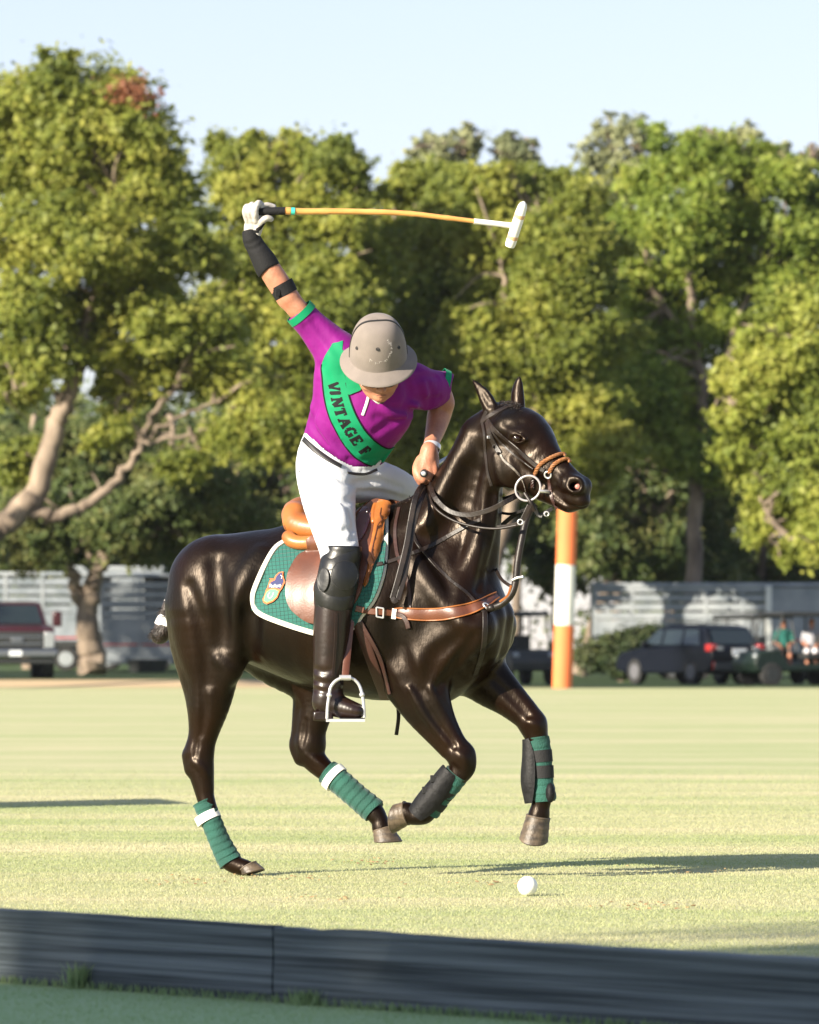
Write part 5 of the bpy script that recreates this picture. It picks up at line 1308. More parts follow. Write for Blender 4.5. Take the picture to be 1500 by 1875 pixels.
# ball
p = at(966, 22.9, z=.0385); ball = obj('polo_ball', *(lambda m: (m.v, m.f))(MB().ball(p, .0385, 32)), mat('white_plastic', (.82, .82, .80), .35, (.74, .74, .70), nscale=30, bump=.1, bscale=60)); tag(ball, 'white polo ball lying on the sunlit grass', 'ball')
# goal post
M_or = mat('orange_padding', (.72, .19, .055), .75, (.64, .16, .05), nscale=3, bump=.15, bscale=4, stretch=(1, 1, .3)); M_pw = mat('white_padding', (.74, .74, .68), .75, (.66, .66, .60), nscale=3)
gp = empty('goal_post', at(1030, 147, z=0), 'tall orange and white padded goal post at the end of the field', 'goal post')
base, top = at(1029.5, 147, z=0), at(1041, 147, py=880); tz = lambda py: (base + (top - base) * ((1260 - py) / (1260 - 880)))
MB().tube([tz(1260), tz(1200), tz(1145)], .245, 24).build('orange_band', M_or, gp); MB().tube([tz(1144.6), tz(1090), tz(1035)], .243, 24).build('white_band', M_pw, gp); MB().tube([tz(1034.6), tz(960), tz(900)], .240, 24).build('orange_band', M_or, gp)

# added white panel on two legs, unseen at left, put there for its field shadow
nb = empty('shadow_panel', (-4.6, 34.4, 0), 'added white panel on two legs, unseen at left, casting a field shadow', 'shadow panel'); t_ = MB(); t_.box((-4.6, 34.4, 1.15), (.04, 1.3, 1.1), rz=.2); t_.build('panel', M_pw, nb, bevel=.005)
for k_ in (-.5, .5): t_ = MB(); t_.tube([(-4.6 - .2 * k_, 34.4 + .98 * k_, 0), (-4.6 - .2 * k_, 34.4 + .98 * k_, .75)], .03, 10); t_.build('leg', M_pw, nb)
# scraps of torn turf round the hoof prints
g_ = np.random.default_rng(9); V = []; F = []
for i in range(150):
    cxy = [(-.55, 24.7), (-.30, 22.6), (.3, 24.2), (-.9, 24.3), (.9, 21.9), (-.2, 26.5), (1.1, 25.4)][g_.integers(7)]; x_, y_ = cxy[0] + g_.normal(0, .10), cxy[1] + g_.normal(0, .22); r_ = g_.uniform(.004, .013); k = len(V)
    for t in range(6): a_ = t / 6 * 6.283; V.append((x_ + r_ * g_.uniform(.6, 1.2) * math.cos(a_), y_ + r_ * 1.4 * g_.uniform(.6, 1.2) * math.sin(a_), .004 + g_.uniform(0, .006)))
    V.append((x_, y_, .006 + r_ * .5)); F += [(k + t, k + (t + 1) % 6, k + 6) for t in range(6)]
tag(obj('turf_scraps', V, np.array(F), mat('dry_turf', (.22, .13, .06), .9, (.38, .27, .12), nscale=40), smooth=False), kind='stuff')
# ================================================================ trees
def leaf_mat(name, a, b, c, tr=.35):
    m = bpy.data.materials.new(name); m.use_nodes = True; n = m.node_tree; bs = n.nodes['Principled BSDF']; bs.inputs['Roughness'].default_value = .55; bs.inputs['Specular IOR Level'].default_value = .3
    ge = n.nodes.new('ShaderNodeNewGeometry'); t = n.nodes.new('ShaderNodeTexNoise'); t.inputs['Scale'].default_value = .55; t.inputs['Detail'].default_value = 3; n.links.new(ge.outputs['Position'], t.inputs['Vector'])
    ad = n.nodes.new('ShaderNodeMath'); ad.operation = 'MULTIPLY_ADD'; ad.inputs[1].default_value = .45; n.links.new(ge.outputs['Random Per Island'], ad.inputs[0]); mr = n.nodes.new('ShaderNodeMapRange'); mr.inputs[1].default_value = .34; mr.inputs[2].default_value = .66; mr.inputs[4].default_value = .6
    n.links.new(t.outputs[0], mr.inputs[0]); n.links.new(mr.outputs[0], ad.inputs[2]); r = n.nodes.new('ShaderNodeValToRGB'); e = r.color_ramp.elements; e[0].color = lin(a); e[1].color = lin(c); e.new(.5).color = lin(b)
    n.links.new(ad.outputs[0], r.inputs[0]); n.links.new(r.outputs[0], bs.inputs['Base Color'])
    tl = n.nodes.new('ShaderNodeBsdfTranslucent'); n.links.new(r.outputs[0], tl.inputs[0]); ms = n.nodes.new('ShaderNodeMixShader'); ms.inputs[0].default_value = tr
    n.links.new(bs.outputs[0], ms.inputs[1]); n.links.new(tl.outputs[0], ms.inputs[2]); n.links.new(ms.outputs[0], n.nodes['Material Output'].inputs[0]); return m
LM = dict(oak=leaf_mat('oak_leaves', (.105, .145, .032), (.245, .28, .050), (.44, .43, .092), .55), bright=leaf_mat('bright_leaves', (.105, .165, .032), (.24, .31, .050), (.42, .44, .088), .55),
          dark=leaf_mat('shade_toned_leaves', (.055, .092, .032), (.115, .155, .046), (.25, .24, .08), .5), thin=leaf_mat('grey_green_leaves', (.14, .17, .085), (.24, .26, .13), (.34, .35, .18)),  # dark: oak leaves with canopy shade worked into the colour
          lime=leaf_mat('light_leaves', (.13, .18, .035), (.26, .30, .05), (.42, .42, .09), .5), shade=leaf_mat('painted_shade_leaves', (.014, .030, .012), (.035, .055, .018), (.08, .09, .03), .25), rust=leaf_mat('rust_leaves', (.16, .06, .03), (.26, .10, .05), (.30, .15, .08)))  # shade: bush leaves coloured dark in place of real shade
M_bark = mat('bark', (.10, .075, .055), .9, (.27, .21, .155), nscale=2.5, ndetail=6, bump=.8, bscale=6, stretch=(1, 1, .4))
def leaves(cl, n, size, seed, spread=.50, sub=None):
    """cl: clumps (x, y, z, r); leaves gathered in uneven sprays through each clump's shell"""
    g = np.random.default_rng(seed); cl = np.asarray(cl, float); wq = cl[:, 3] ** 2; wq /= wq.sum(); n = int(n * 2.3); size *= .67
    k = 30; nt = max(3, int(n / k)); ci = g.choice(len(cl), nt, p=wq); d = g.normal(size=(nt, 3)); d /= np.linalg.norm(d, axis=1)[:, None]
    rad = cl[ci, 3] * g.uniform(.15, 1.1, nt) ** .6; c = cl[ci, :3] + d * rad[:, None] * np.array([1, 1, .8]); ts = spread * g.choice([.35, .6, 1.0, 1.5], nt, p=[.25, .35, .28, .12]) * np.clip(cl[ci, 3] / 1.1, .35, 1)
    # each spray is stretched along its own drooping direction
    ax = d * .7 + g.normal(size=d.shape) * .6 + np.array([0, 0, -.15]); ax /= np.linalg.norm(ax, axis=1)[:, None]
    P = np.clip(g.normal(size=(nt * k, 3)), -1.9, 1.9) * np.repeat(ts, k)[:, None] * np.array([.5, .5, .30]); P += np.repeat(ax * (ts * 1.1)[:, None], k, 0) * g.uniform(-1, 1, (nt * k, 1)); P += np.repeat(c, k, 0)
    N = np.repeat(d, k, 0) * .7 + g.normal(size=P.shape) * .6 + np.array([-.25, -.25, .45]); N /= np.linalg.norm(N, axis=1)[:, None]
    a = np.cross(N, g.normal(size=N.shape)); a /= np.linalg.norm(a, axis=1)[:, None]; b = np.cross(N, a); s = size * g.choice([.55, .8, 1.1, 1.6], len(P), p=[.3, .35, .25, .1])[:, None]
    V = np.stack([P - a * s * .5, P - b * s * .3, P + a * s * .5, P + b * s * .3], 1).reshape(-1, 3); F = np.arange(len(V)).reshape(-1, 4); return V, F
def limb(mb, pts, r0, r1, rnd, n=8):
    P = catmull(pts, 5); m = len(P); 
    for i in range(1, m - 1): P[i] += np.array([rnd.gauss(0, .05), rnd.gauss(0, .05), rnd.gauss(0, .04)])
    mb.tube(P, np.linspace(r0, r1, m), n)
def tree(d, limbs, clumps, mt, n, size, seed, label, name='oak_tree', group='trees behind the field', dd=None, spread=.5, base=None, twigs=60, cap_=None):
    """limbs: list of (pixel polyline with optional depth offsets, r0, r1 px); clumps: (px, py, r px)"""
    s = FPX / d; rn = random.Random(seed); W = lambda p: at(p[0], d + (p[2] if len(p) > 2 else 0), py=p[1])
    bx = base if base else limbs[0][0][0]; bp = W(bx); bp[2] = zt(bp[0], bp[1]); root = empty(name, bp, label, 'tree', group)
    cl = []
    for c in clumps: 
        p = W(c); r = c[2 if len(c) == 3 else 3] / s if len(c) == 3 else c[3] / s; p = at(c[0], d + rn.uniform(-1, 1) * min(2.5, r * 1.2), py=c[1]); cl.append((*p, r))
    for q in list(cl):
        for _ in range(3):
            a_ = rn.uniform(0, 6.283); k_ = rn.uniform(.75, 1.15); r_ = q[3] * rn.uniform(.25, .5); cl.append((q[0] + math.cos(a_) * q[3] * k_, q[1] + rn.uniform(-.6, .6) * q[3], q[2] + math.sin(a_) * q[3] * k_ * .9, r_))
    mb = MB(); ends = []
    for pl, r0, r1 in limbs:
        pts = [W(q) for q in pl]; limb(mb, pts, r0 / s, r1 / s, rn); ends += catmull(pts, 4)[3:].tolist()
    for i in range(twigs):
        c = cl[rn.randrange(len(cl))]; e = min(ends, key=lambda q: (q[0] - c[0]) ** 2 + (q[2] - c[2]) ** 2 + rn.random() * 2); t = np.array(c[:3]) + np.array([rn.gauss(0, .45), rn.gauss(0, .45) - .1, rn.gauss(0, .4)]) * c[3]
        if np.linalg.norm(t - np.array(e)) < 7: m_ = (np.array(e) + t) / 2 + np.array([rn.gauss(0, .25), rn.gauss(0, .25), rn.uniform(-.1, .5)]); mb.tube(catmull([e, m_, t], 4), np.linspace(.09, .022, 9) * (1.2 if r0 > 14 else .8), 5)
    mb.build('trunk', M_bark, root); V, F = leaves(cl, n, size, seed, spread); obj('crown', V, F, LM[mt], root, smooth=False)
    return root
T = tree
left_big = T(168, [([(-190, 1252), (-150, 1130), (-90, 1030), (-30, 980), (30, 945), (70, 890), (95, 800), (118, 745), (138, 680), (150, 640), (165, 560), (200, 470), (230, 380)], 30, 8), ([(50, 935), (110, 942), (165, 918), (215, 875), (245, 835)], 13, 7),
              ([(245, 838), (262, 800), (285, 755), (320, 715), (345, 690)], 8, 3), ([(255, 815), (310, 800), (370, 790), (430, 770)], 5, 2), ([(258, 812), (300, 780), (360, 750), (400, 735)], 5, 2), ([(140, 660), (110, 600), (60, 560), (20, 540)], 9, 4), ([(160, 570), (210, 560), (250, 520)], 8, 3), ([(250, 830), (240, 760), (250, 710)], 6, 2), ([(118, 745), (80, 700), (10, 720)], 6, 2)],
         [(100, 130, 40), (60, 195, 90), (160, 190, 90), (235, 165, 42), (255, 245, 68), (30, 300, 85), (150, 315, 100), (265, 345, 75), (325, 400, 50), (50, 430, 85), (170, 440, 90), (290, 470, 72), (370, 470, 45), (40, 560, 80), (180, 560, 70), (300, 590, 68), (395, 610, 55), (90, 640, 60), (30, 700, 60), (260, 690, 62), (360, 680, 58), (440, 700, 50), (480, 760, 42), (420, 800, 45), (200, 790, 40), (330, 850, 40), (30, 850, 50), (120, 250, 70), (190, 650, 42), (215, 705, 34)], 'oak', 66000, .30, 21,
         'huge spreading oak at the left edge with pale leaning limbs', twigs=120)
V, F = leaves([(*at(238, 167, py=165), .45), (*at(262, 167.5, py=180), .35)], 330, .26, 5, 1.1); obj('rust_foliage', V, F, LM['rust'], left_big, smooth=False)
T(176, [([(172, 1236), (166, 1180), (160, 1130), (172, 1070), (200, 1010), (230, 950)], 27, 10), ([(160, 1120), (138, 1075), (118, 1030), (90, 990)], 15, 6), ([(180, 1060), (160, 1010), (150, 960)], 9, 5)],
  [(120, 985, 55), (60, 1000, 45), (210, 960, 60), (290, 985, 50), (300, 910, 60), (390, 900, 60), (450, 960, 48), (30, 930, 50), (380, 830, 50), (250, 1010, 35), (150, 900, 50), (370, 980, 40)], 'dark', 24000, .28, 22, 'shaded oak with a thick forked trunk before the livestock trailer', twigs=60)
T(184, [([(402, 1240), (392, 1080), (396, 960), (440, 850), (500, 740), (540, 600), (530, 450), (500, 360)], 18, 6), ([(535, 640), (590, 520), (620, 420)], 9, 4), ([(530, 560), (470, 480), (440, 400)], 8, 3)],
  [(430, 295, 50), (490, 300, 58), (560, 300, 52), (615, 300, 48), (655, 350, 38), (445, 370, 60), (545, 385, 68), (625, 400, 55), (420, 460, 55), (505, 480, 70), (590, 500, 68), (480, 570, 65), (570, 600, 75), (640, 560, 58), (540, 700, 75), (620, 680, 70), (470, 660, 55), (590, 780, 70), (500, 800, 60), (395, 560, 50), (405, 680, 55), (430, 800, 50), (680, 480, 40)], 'oak', 58000, .30, 23, 'rounded oak between the huge left oak and the mallet shaft')
T(190, [([(780, 1240), (770, 1000), (765, 800), (770, 600), (790, 480), (800, 400)], 18, 5), ([(770, 620), (730, 520), (720, 440)], 8, 3)],
  [(745, 340, 42), (790, 330, 48), (840, 345, 48), (720, 420, 50), (800, 430, 72), (700, 510, 55), (780, 540, 75), (720, 620, 72), (810, 640, 75), (850, 560, 55), (700, 720, 70), (790, 740, 75), (690, 430, 40), (680, 600, 50), (690, 810, 55), (770, 830, 60), (850, 700, 55), (850, 460, 45)], 'oak', 52000, .30, 24, 'bright-topped oak standing behind the middle of the mallet shaft')
T(186, [([(895, 1240), (900, 1060), (935, 940), (975, 820), (985, 640), (1000, 500), (1000, 420)], 17, 5), ([(980, 700), (930, 560), (910, 450)], 8, 3), ([(985, 640), (1050, 520), (1080, 430)], 8, 3)],
  [(890, 335, 42), (945, 345, 50), (1010, 345, 52), (1070, 360, 42), (890, 420, 58), (970, 430, 72), (1050, 440, 60), (910, 520, 75), (1010, 540, 78), (1090, 520, 45), (880, 620, 75), (980, 650, 80), (1060, 620, 65), (900, 730, 70), (1000, 760, 75), (1080, 740, 60), (960, 850, 60), (1060, 860, 60), (1120, 620, 50), (1115, 820, 50), (880, 830, 55), (1115, 450, 35)], 'oak', 58000, .30, 25, 'dense oak right behind the white mallet head')
T(198, [([(1262, 1240), (1268, 1080), (1275, 900), (1290, 760), (1275, 640), (1260, 520), (1270, 420)], 17, 5), ([(1285, 740), (1340, 620), (1390, 500)], 9, 3), ([(1275, 640), (1200, 540), (1180, 450)], 8, 3), ([(1275, 860), (1200, 860), (1140, 850)], 6, 3)],
  [(1175, 335, 45), (1240, 300, 48), (1300, 285, 50), (1370, 300, 52), (1440, 325, 50), (1490, 360, 45), (1160, 420, 60), (1250, 400, 75), (1350, 405, 78), (1450, 430, 65), (1140, 510, 55), (1230, 510, 75), (1330, 510, 78), (1430, 520, 60), (1160, 610, 65), (1250, 620, 72), (1340, 610, 55), (1180, 710, 62), (1270, 720, 58), (1140, 790, 60), (1230, 820, 55), (1110, 660, 42), (1300, 780, 55), (1345, 700, 50), (1320, 860, 50), (1495, 450, 50), (1200, 240, 20)], 'bright', 62000, .30, 26, 'wide bright green oak with the tallest dense crown on the right')
T(158, [([(1575, 1252), (1565, 1150), (1550, 1060), (1535, 990), (1530, 900), (1510, 780), (1480, 680)], 20, 6), ([(1515, 850), (1450, 810), (1390, 770), (1340, 748)], 8, 2), ([(1520, 900), (1460, 890), (1420, 860), (1370, 780)], 6, 2), ([(1490, 1010), (1420, 960), (1400, 880), (1440, 800)], 7, 2), ([(1500, 780), (1470, 720), (1460, 640)], 6, 2)],
  [(1480, 565, 50), (1430, 590, 42), (1400, 640, 45), (1470, 650, 60), (1370, 700, 42), (1440, 720, 52), (1500, 720, 50), (1350, 770, 38), (1400, 800, 44), (1480, 800, 52), (1375, 850, 38), (1450, 870, 46), (1500, 900, 42), (1400, 910, 34), (1335, 690, 34), (1425, 665, 50), (1465, 785, 60), (1392, 765, 50), (1430, 845, 55), (1485, 905, 58), (1405, 955, 38), (1505, 985, 45), (1455, 1000, 34), (1350, 830, 34), (1375, 600, 30)], 'lime', 40000, .27, 27, 'light green tree with bare pale twigs at the right edge', name='broadleaf_tree', twigs=110)
for i, (cs, lb, b) in enumerate((([(770, 265, 26), (820, 255, 26), (862, 248, 24), (800, 290, 34), (850, 290, 30), (760, 310, 30)], 'small thin far tree poking over the crowns left of the mallet head', (815, 330)),
        ([(930, 252, 20), (950, 268, 28), (968, 288, 18), (930, 290, 24)], 'small lone treetop above the mallet head against the sky', (948, 330)),
        ([(1110, 240, 30), (1160, 232, 30), (1090, 280, 32), (1140, 285, 40), (1180, 270, 24), (1120, 340, 45), (1160, 340, 38), (1110, 400, 40)], 'tall thin grey-green tree rising highest right of the mallet', (1130, 420)),
        ([(1280, 248, 20), (1330, 250, 22), (1370, 240, 20), (1385, 270, 20), (1310, 270, 26)], 'wispy treetop behind the bright right oak', (1330, 340)), ([(1430, 280, 18), (1460, 300, 18), (1495, 290, 22), (1410, 300, 18)], 'wispy treetop at the upper right corner of the woods', (1455, 350)))):
    T(232, [([(b[0], 1225), (b[0], 900), (b[0] + 4, 600), (b[0], b[1]), (b[0] - 6, b[1] - 50)], 9, 3), ([(b[0], b[1] + 60), (b[0] + 25, b[1] - 10), (b[0] + 30, b[1] - 60)], 4, 2)], cs, 'thin', 600 + int(sum(c[2] ** 2 for c in cs) * .42), .30, 40 + i, lb, name='pine_tree', spread=.42, twigs=40)
# shaded row behind, its leaf colour darkened for the shade as well
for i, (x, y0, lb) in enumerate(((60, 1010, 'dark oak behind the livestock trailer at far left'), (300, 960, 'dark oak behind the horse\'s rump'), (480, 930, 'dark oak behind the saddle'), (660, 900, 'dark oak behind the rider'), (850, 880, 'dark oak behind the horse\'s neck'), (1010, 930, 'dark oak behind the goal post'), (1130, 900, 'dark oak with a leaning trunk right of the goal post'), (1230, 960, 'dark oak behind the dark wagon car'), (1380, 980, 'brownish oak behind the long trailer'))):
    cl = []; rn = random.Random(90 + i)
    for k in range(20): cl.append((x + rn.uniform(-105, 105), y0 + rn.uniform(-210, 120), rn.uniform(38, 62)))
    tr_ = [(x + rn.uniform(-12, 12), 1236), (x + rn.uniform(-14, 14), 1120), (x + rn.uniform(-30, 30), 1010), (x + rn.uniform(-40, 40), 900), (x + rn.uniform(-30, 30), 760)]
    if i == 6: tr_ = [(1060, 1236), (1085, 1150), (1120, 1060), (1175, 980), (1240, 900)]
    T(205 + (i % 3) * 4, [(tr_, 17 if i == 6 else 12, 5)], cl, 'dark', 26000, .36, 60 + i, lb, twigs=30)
V, F = [], None
g_ = np.random.default_rng(77); cl = [(*at(g_.uniform(-250, 1750), 270 + g_.uniform(-8, 8), py=g_.uniform(760, 1190)), g_.uniform(1.8, 2.9)) for _ in range(150)]
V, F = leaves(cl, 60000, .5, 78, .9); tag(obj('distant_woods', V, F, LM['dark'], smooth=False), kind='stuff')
# trees out of the frame on the left, between the sun and the field's near edge and the parking
nn, aa = np.array([-.669, .743]), np.array([.743, .669])
def side_tree(c, a, r, zc, seed, label, n=26000, size=.30, d=1.0):
    n = int(n * .45)
    p = c * nn + a * aa; root = empty('oak_tree', (p[0], p[1], 0), label, 'tree', 'trees left of the photographer'); mb = MB(); mb.tube(catmull([(p[0], p[1], 0), (p[0] + .2, p[1], zc * .4), (p[0], p[1] + .2, zc)], 5), np.linspace(.38, .16, 11), 10); mb.build('trunk', M_bark, root)
    g = np.random.default_rng(seed); cl = []
    for k in range(26):
        v = g.normal(size=3); v /= np.linalg.norm(v); v *= (r - 1.5) * g.uniform(.4, 1) ** .5; cl.append((p[0] + v[0], p[1] + v[1], zc + v[2], 1.5))
    V, F = leaves(cl, n, size, seed, .55); obj('crown', V, F, LM['oak'], root, smooth=False)
side_tree(10.0, -15, 5.6, 10.6, 301, 'oak behind the photographer whose shade lies over the side boards', 42000)
side_tree(1.5, -13, 4.6, 9.4, 302, 'second oak behind the photographer shading the near grass', 26000)
# ================================================================ vehicles and trailers beyond the field
M_maroon = mat('maroon_paint', (.035, .005, .008), .35, coat=.3, coatr=.1, spec=.3); M_blue = mat('dark_blue_paint', (.0015, .0025, .006), .4, coat=.08, spec=.18, coatr=.08)
M_glass = mat('car_glass', (.012, .018, .018), .06, spec=.9); M_chrome = mat('chrome', (.30, .31, .33), .28, metal=1); M_tyre = mat('tyre', (.018, .018, .018), .85)
M_plast = mat('black_plastic', (.020, .022, .022), .5); M_red = mat('red_lens', (.35, .012, .01), .2, coat=.5); M_lens = mat('clear_lens', (.22, .24, .25), .12, spec=.9)
M_alu = mat('aluminium', (.30, .33, .36), .5, (.19, .22, .24), nscale=2, metal=.45); M_alu2 = mat('white_panel', (.30, .32, .33), .5, (.19, .215, .23), nscale=1.2); M_plate = mat('number_plate', (.65, .68, .70), .5)
M_dgreen = mat('dark_green_paint', (.005, .012, .008), .45, coat=.1, spec=.3); M_canvas = mat('black_canvas', (.015, .017, .018), .7)
class V3(MB):
    """shapes in the vehicle's own frame (x forward, z up), placed in the world"""
    def __init__(s, loc, rz): super().__init__(); s.l = np.array(loc, float); s.c, s.s = math.cos(rz), math.sin(rz)
    def add(s, vs_, fs, m=None):
        return super().add([s.l + np.array([x * s.c - y * s.s, x * s.s + y * s.c, z]) for x, y, z in vs_], fs, m)
    def prof(s, pts, y0, y1, inset=0, zc=None):
        """side outline (x, z) extruded across the width; the top may lean in by inset"""
        zs = [p[1] for p in pts]; lo, hi = min(zs), max(zs); n = len(pts); V = []
        for y, sg in ((y0, 1), (y1, -1)):
            for x, z in pts: V.append((x, y + sg * inset * (z - lo) / (hi - lo + 1e-9), z))
        F = [tuple(range(n)), tuple(range(n, 2 * n))[::-1]] + [(i, i + n, (i + 1) % n + n, (i + 1) % n) for i in range(n)]; return s.add(V, F)
    def disc(s, x, y, z, r, w, n=24): return s.tube([(x, y - w / 2, z), (x, y + w / 2, z)], r, n)
M_rim = mat('dull_rim', (.10, .10, .11), .5)
def wheel(loc, rz, x, y, r, w, par, rim=None):
    t = V3(loc, rz); t.disc(x, y, r, r, w); o = t.build('wheel', M_tyre, par, bevel=.02)
    sg = 1 if y > 0 else -1; q = V3(loc, rz); q.disc(x, y + sg * w * .40, r, r * .62, w * .26); 
    q.build('rim', rim or M_rim, o, bevel=.01); return o
# --- maroon pickup at the left edge, nose to the camera
pl = at(24, 154.5, z=.20); pr_ = -math.pi / 2 + .16; pk = empty('pickup_truck', pl, 'dark maroon pickup truck with chrome bumper facing the field at far left', 'pickup truck', 'vehicles parked along the field')
def V(): return V3(pl, pr_)
b = V(); b.prof([(-3.4, .55), (.95, .55), (1.0, .75), (1.0, 1.22), (.9, 1.33), (-.45, 1.42), (-3.4, 1.42)], -1.02, 1.02, .04); b.build('body', M_maroon, pk, bevel=.05)
b = V(); b.prof([(-.35, 1.38), (-.95, 1.98), (-2.3, 2.02), (-2.6, 1.38)], -.93, .93, .13); b.build('cab', M_maroon, pk, bevel=.05)
b = V(); b.add([(-.36, -.80, 1.43), (-.36, .80, 1.43), (-.88, .70, 1.92), (-.88, -.70, 1.92)], [(0, 1, 2, 3)]); b.build('windshield', M_glass, pk)
b = V(); b.box((1.03, 0, 1.0), (.08, 1.38, .44)); b.build('grille', M_plast, pk, bevel=.02)
b = V(); [b.box((1.08, 0, z), (.04, 1.30, .05)) for z in (.90, 1.08)]; b.box((1.09, 0, 1.0), (.05, .30, .12)); b.build('grille_bar', M_chrome, pk, bevel=.01)
for y in (-.84, .84): b = V(); b.box((1.0, y, 1.0), (.14, .28, .42)); b.build('headlight', M_lens, pk, bevel=.03)
b = V(); b.box((1.10, 0, .66), (.22, 2.06, .22)); b.build('bumper', M_chrome, pk, bevel=.04)
b = V(); b.box((1.04, 0, .46), (.16, 1.9, .16)); b.build('air_dam', M_plast, pk, bevel=.03); b = V(); b.box((1.22, -.05, .66), (.02, .32, .14)); b.build('number_plate', M_plate, pk)
for y in (-1.2, 1.2): b = V(); b.box((-.55, y, 1.55), (.14, .24, .40)); b.build('mirror', M_maroon if y > 0 else M_maroon, pk, bevel=.04)
for x in (.15, -2.7):
    for y in (-.88, .88): wheel(pl, pr_, x, y, .41, .28, pk)
# --- dark blue estate seen from behind
sl = at(1262, 165.5, z=0); sr = math.radians(90 + 32); su = empty('estate_car', sl, 'dark blue estate car seen from its left rear, parked before the bush', 'car', 'vehicles parked along the field')
def V(): return V3(sl, sr)
b = V(); b.prof([(-2.35, .42), (-2.42, .75), (-2.36, 1.02), (-2.2, 1.08), (1.1, 1.02), (2.1, .88), (2.32, .70), (2.35, .40), (1.9, .28), (-2.1, .28)], -.92, .92, .05); b.build('body', M_blue, su, bevel=.06)
b = V(); b.prof([(-2.22, 1.04), (-1.86, 1.56), (-1.5, 1.63), (-.2, 1.66), (.45, 1.56), (1.25, 1.02)], -.86, .86, .17); b.build('roof', M_blue, su, bevel=.05)
b = V(); b.add([(-2.235, -.74, 1.10), (-2.235, .74, 1.10), (-1.93, .64, 1.50), (-1.93, -.64, 1.50)], [(0, 1, 2, 3)]); b.build('rear_window', M_glass, su)
for y, sg in ((.83, 1), (-.83, -1)):
    for x0, x1, xa, xb in ((-1.75, -.95, -1.55, -.92), (-.85, .05, -.82, .02), (.15, .95, .13, .42)):
        b = V(); b.add([(x0, sg * .862, 1.09), (x1, sg * .862, 1.09), (xb, sg * .745, 1.50), (xa, sg * .745, 1.50)], [(0, 1, 2, 3) if sg > 0 else (3, 2, 1, 0)]); b.build('window', M_glass, su)
    b = V(); b.box((-2.22, sg * .80, 1.0), (.30, .22, .20)); b.build('tail_lamp', M_red, su, bevel=.03); b = V(); b.box((-2.30, sg * .60, .98), (.16, .22, .12)); b.build('reversing_lamp', M_lens, su, bevel=.02)
    b = V(); b.box((-2.36, sg * .82, .52), (.1, .08, .20)); b.build('reflector', M_red, su, bevel=.01)
    b = V(); b.tube([(-1.5, sg * .62, 1.66), (-1.3, sg * .62, 1.71), (.0, sg * .62, 1.72), (.2, sg * .62, 1.67)], .02, 8); b.build('roof_rail', M_plast, su)
    b = V(); b.box((.75, sg * .98, 1.10), (.12, .2, .14)); b.build('mirror', M_blue, su, bevel=.03)
b = V(); b.box((-2.42, 0, .48), (.12, 1.7, .26)); b.build('bumper', M_plast, su, bevel=.04); b = V(); b.box((-2.43, 0, .88), (.03, .46, .20)); b.build('number_plate', M_plate, su)
for x in (-1.38, 1.37):
    for y in (-.80, .80): wheel(sl, sr, x, y, .345, .23, su)
# --- utility carts
def cart(px, d, rz, label, name='golf_cart', mt=M_dgreen, sc=1.0):
    l = at(px, d, z=float(zt(at(px, d)[0], d))); r = empty(name, l, label, 'utility cart', 'vehicles parked along the field')
    def V(): return V3(l, rz)
    b = V(); b.prof([(-1.5, .40), (-1.5, .95), (-.7, .98), (-.65, .60), (.45, .55), (.7, .95), (1.35, .88), (1.5, .62), (1.45, .35)], -.68, .68, .03); b.build('body', mt, r, bevel=.05)
    b = V(); b.prof([(-1.45, 1.86), (-1.4, 1.93), (.55, 1.96), (.75, 1.90), (.7, 1.84), (-1.4, 1.82)], -.70, .70, .03); b.build('roof', M_canvas, r, bevel=.03)
    for y in (-.62, .62):
        for p in (((.95, y, .88), (.62, y, 1.86)), ((-.72, y, .95), (-.72, y, 1.84)), ((-1.38, y, .95), (-1.34, y, 1.84))): b = V(); b.tube(p, .026, 8); b.build('post', M_plast, r)
        b = V(); b.ball((1.40, y * .8, .78), (.06, .10, .09)); b.build('headlight', M_lens, r)
    b = V(); b.box((-.35, 0, .78), (.55, 1.2, .16)); b.box((-.62, 0, 1.08), (.12, 1.2, .50)); b.build('seat', M_canvas, r, bevel=.04)
    b = V(); b.tube([(.72, -.3, .95), (.38, -.3, 1.12)], .02, 8); b.tube([(.38 + .02 * math.cos(t), -.3 + .17 * math.sin(t), 1.12 + .17 * math.cos(t)) for t in np.linspace(0, 6.283, 17)], .015, 6, False); b.build('steering_wheel', M_plast, r)
    for x in (-1.05, 1.0):
        for y in (-.62, .62): wheel(l, rz, x, y, .30, .22, r, M_plast)
    return r, l
cart(1452, 158, math.radians(205), 'dark green covered cart with two people beside the blue car')
cart(946, 160, math.radians(-72), 'small black covered cart half hidden behind the horse\'s chest', mt=M_plast)
cart(1392, 167, math.radians(-60), 'dark open cart parked close behind the blue car', mt=M_dgreen)
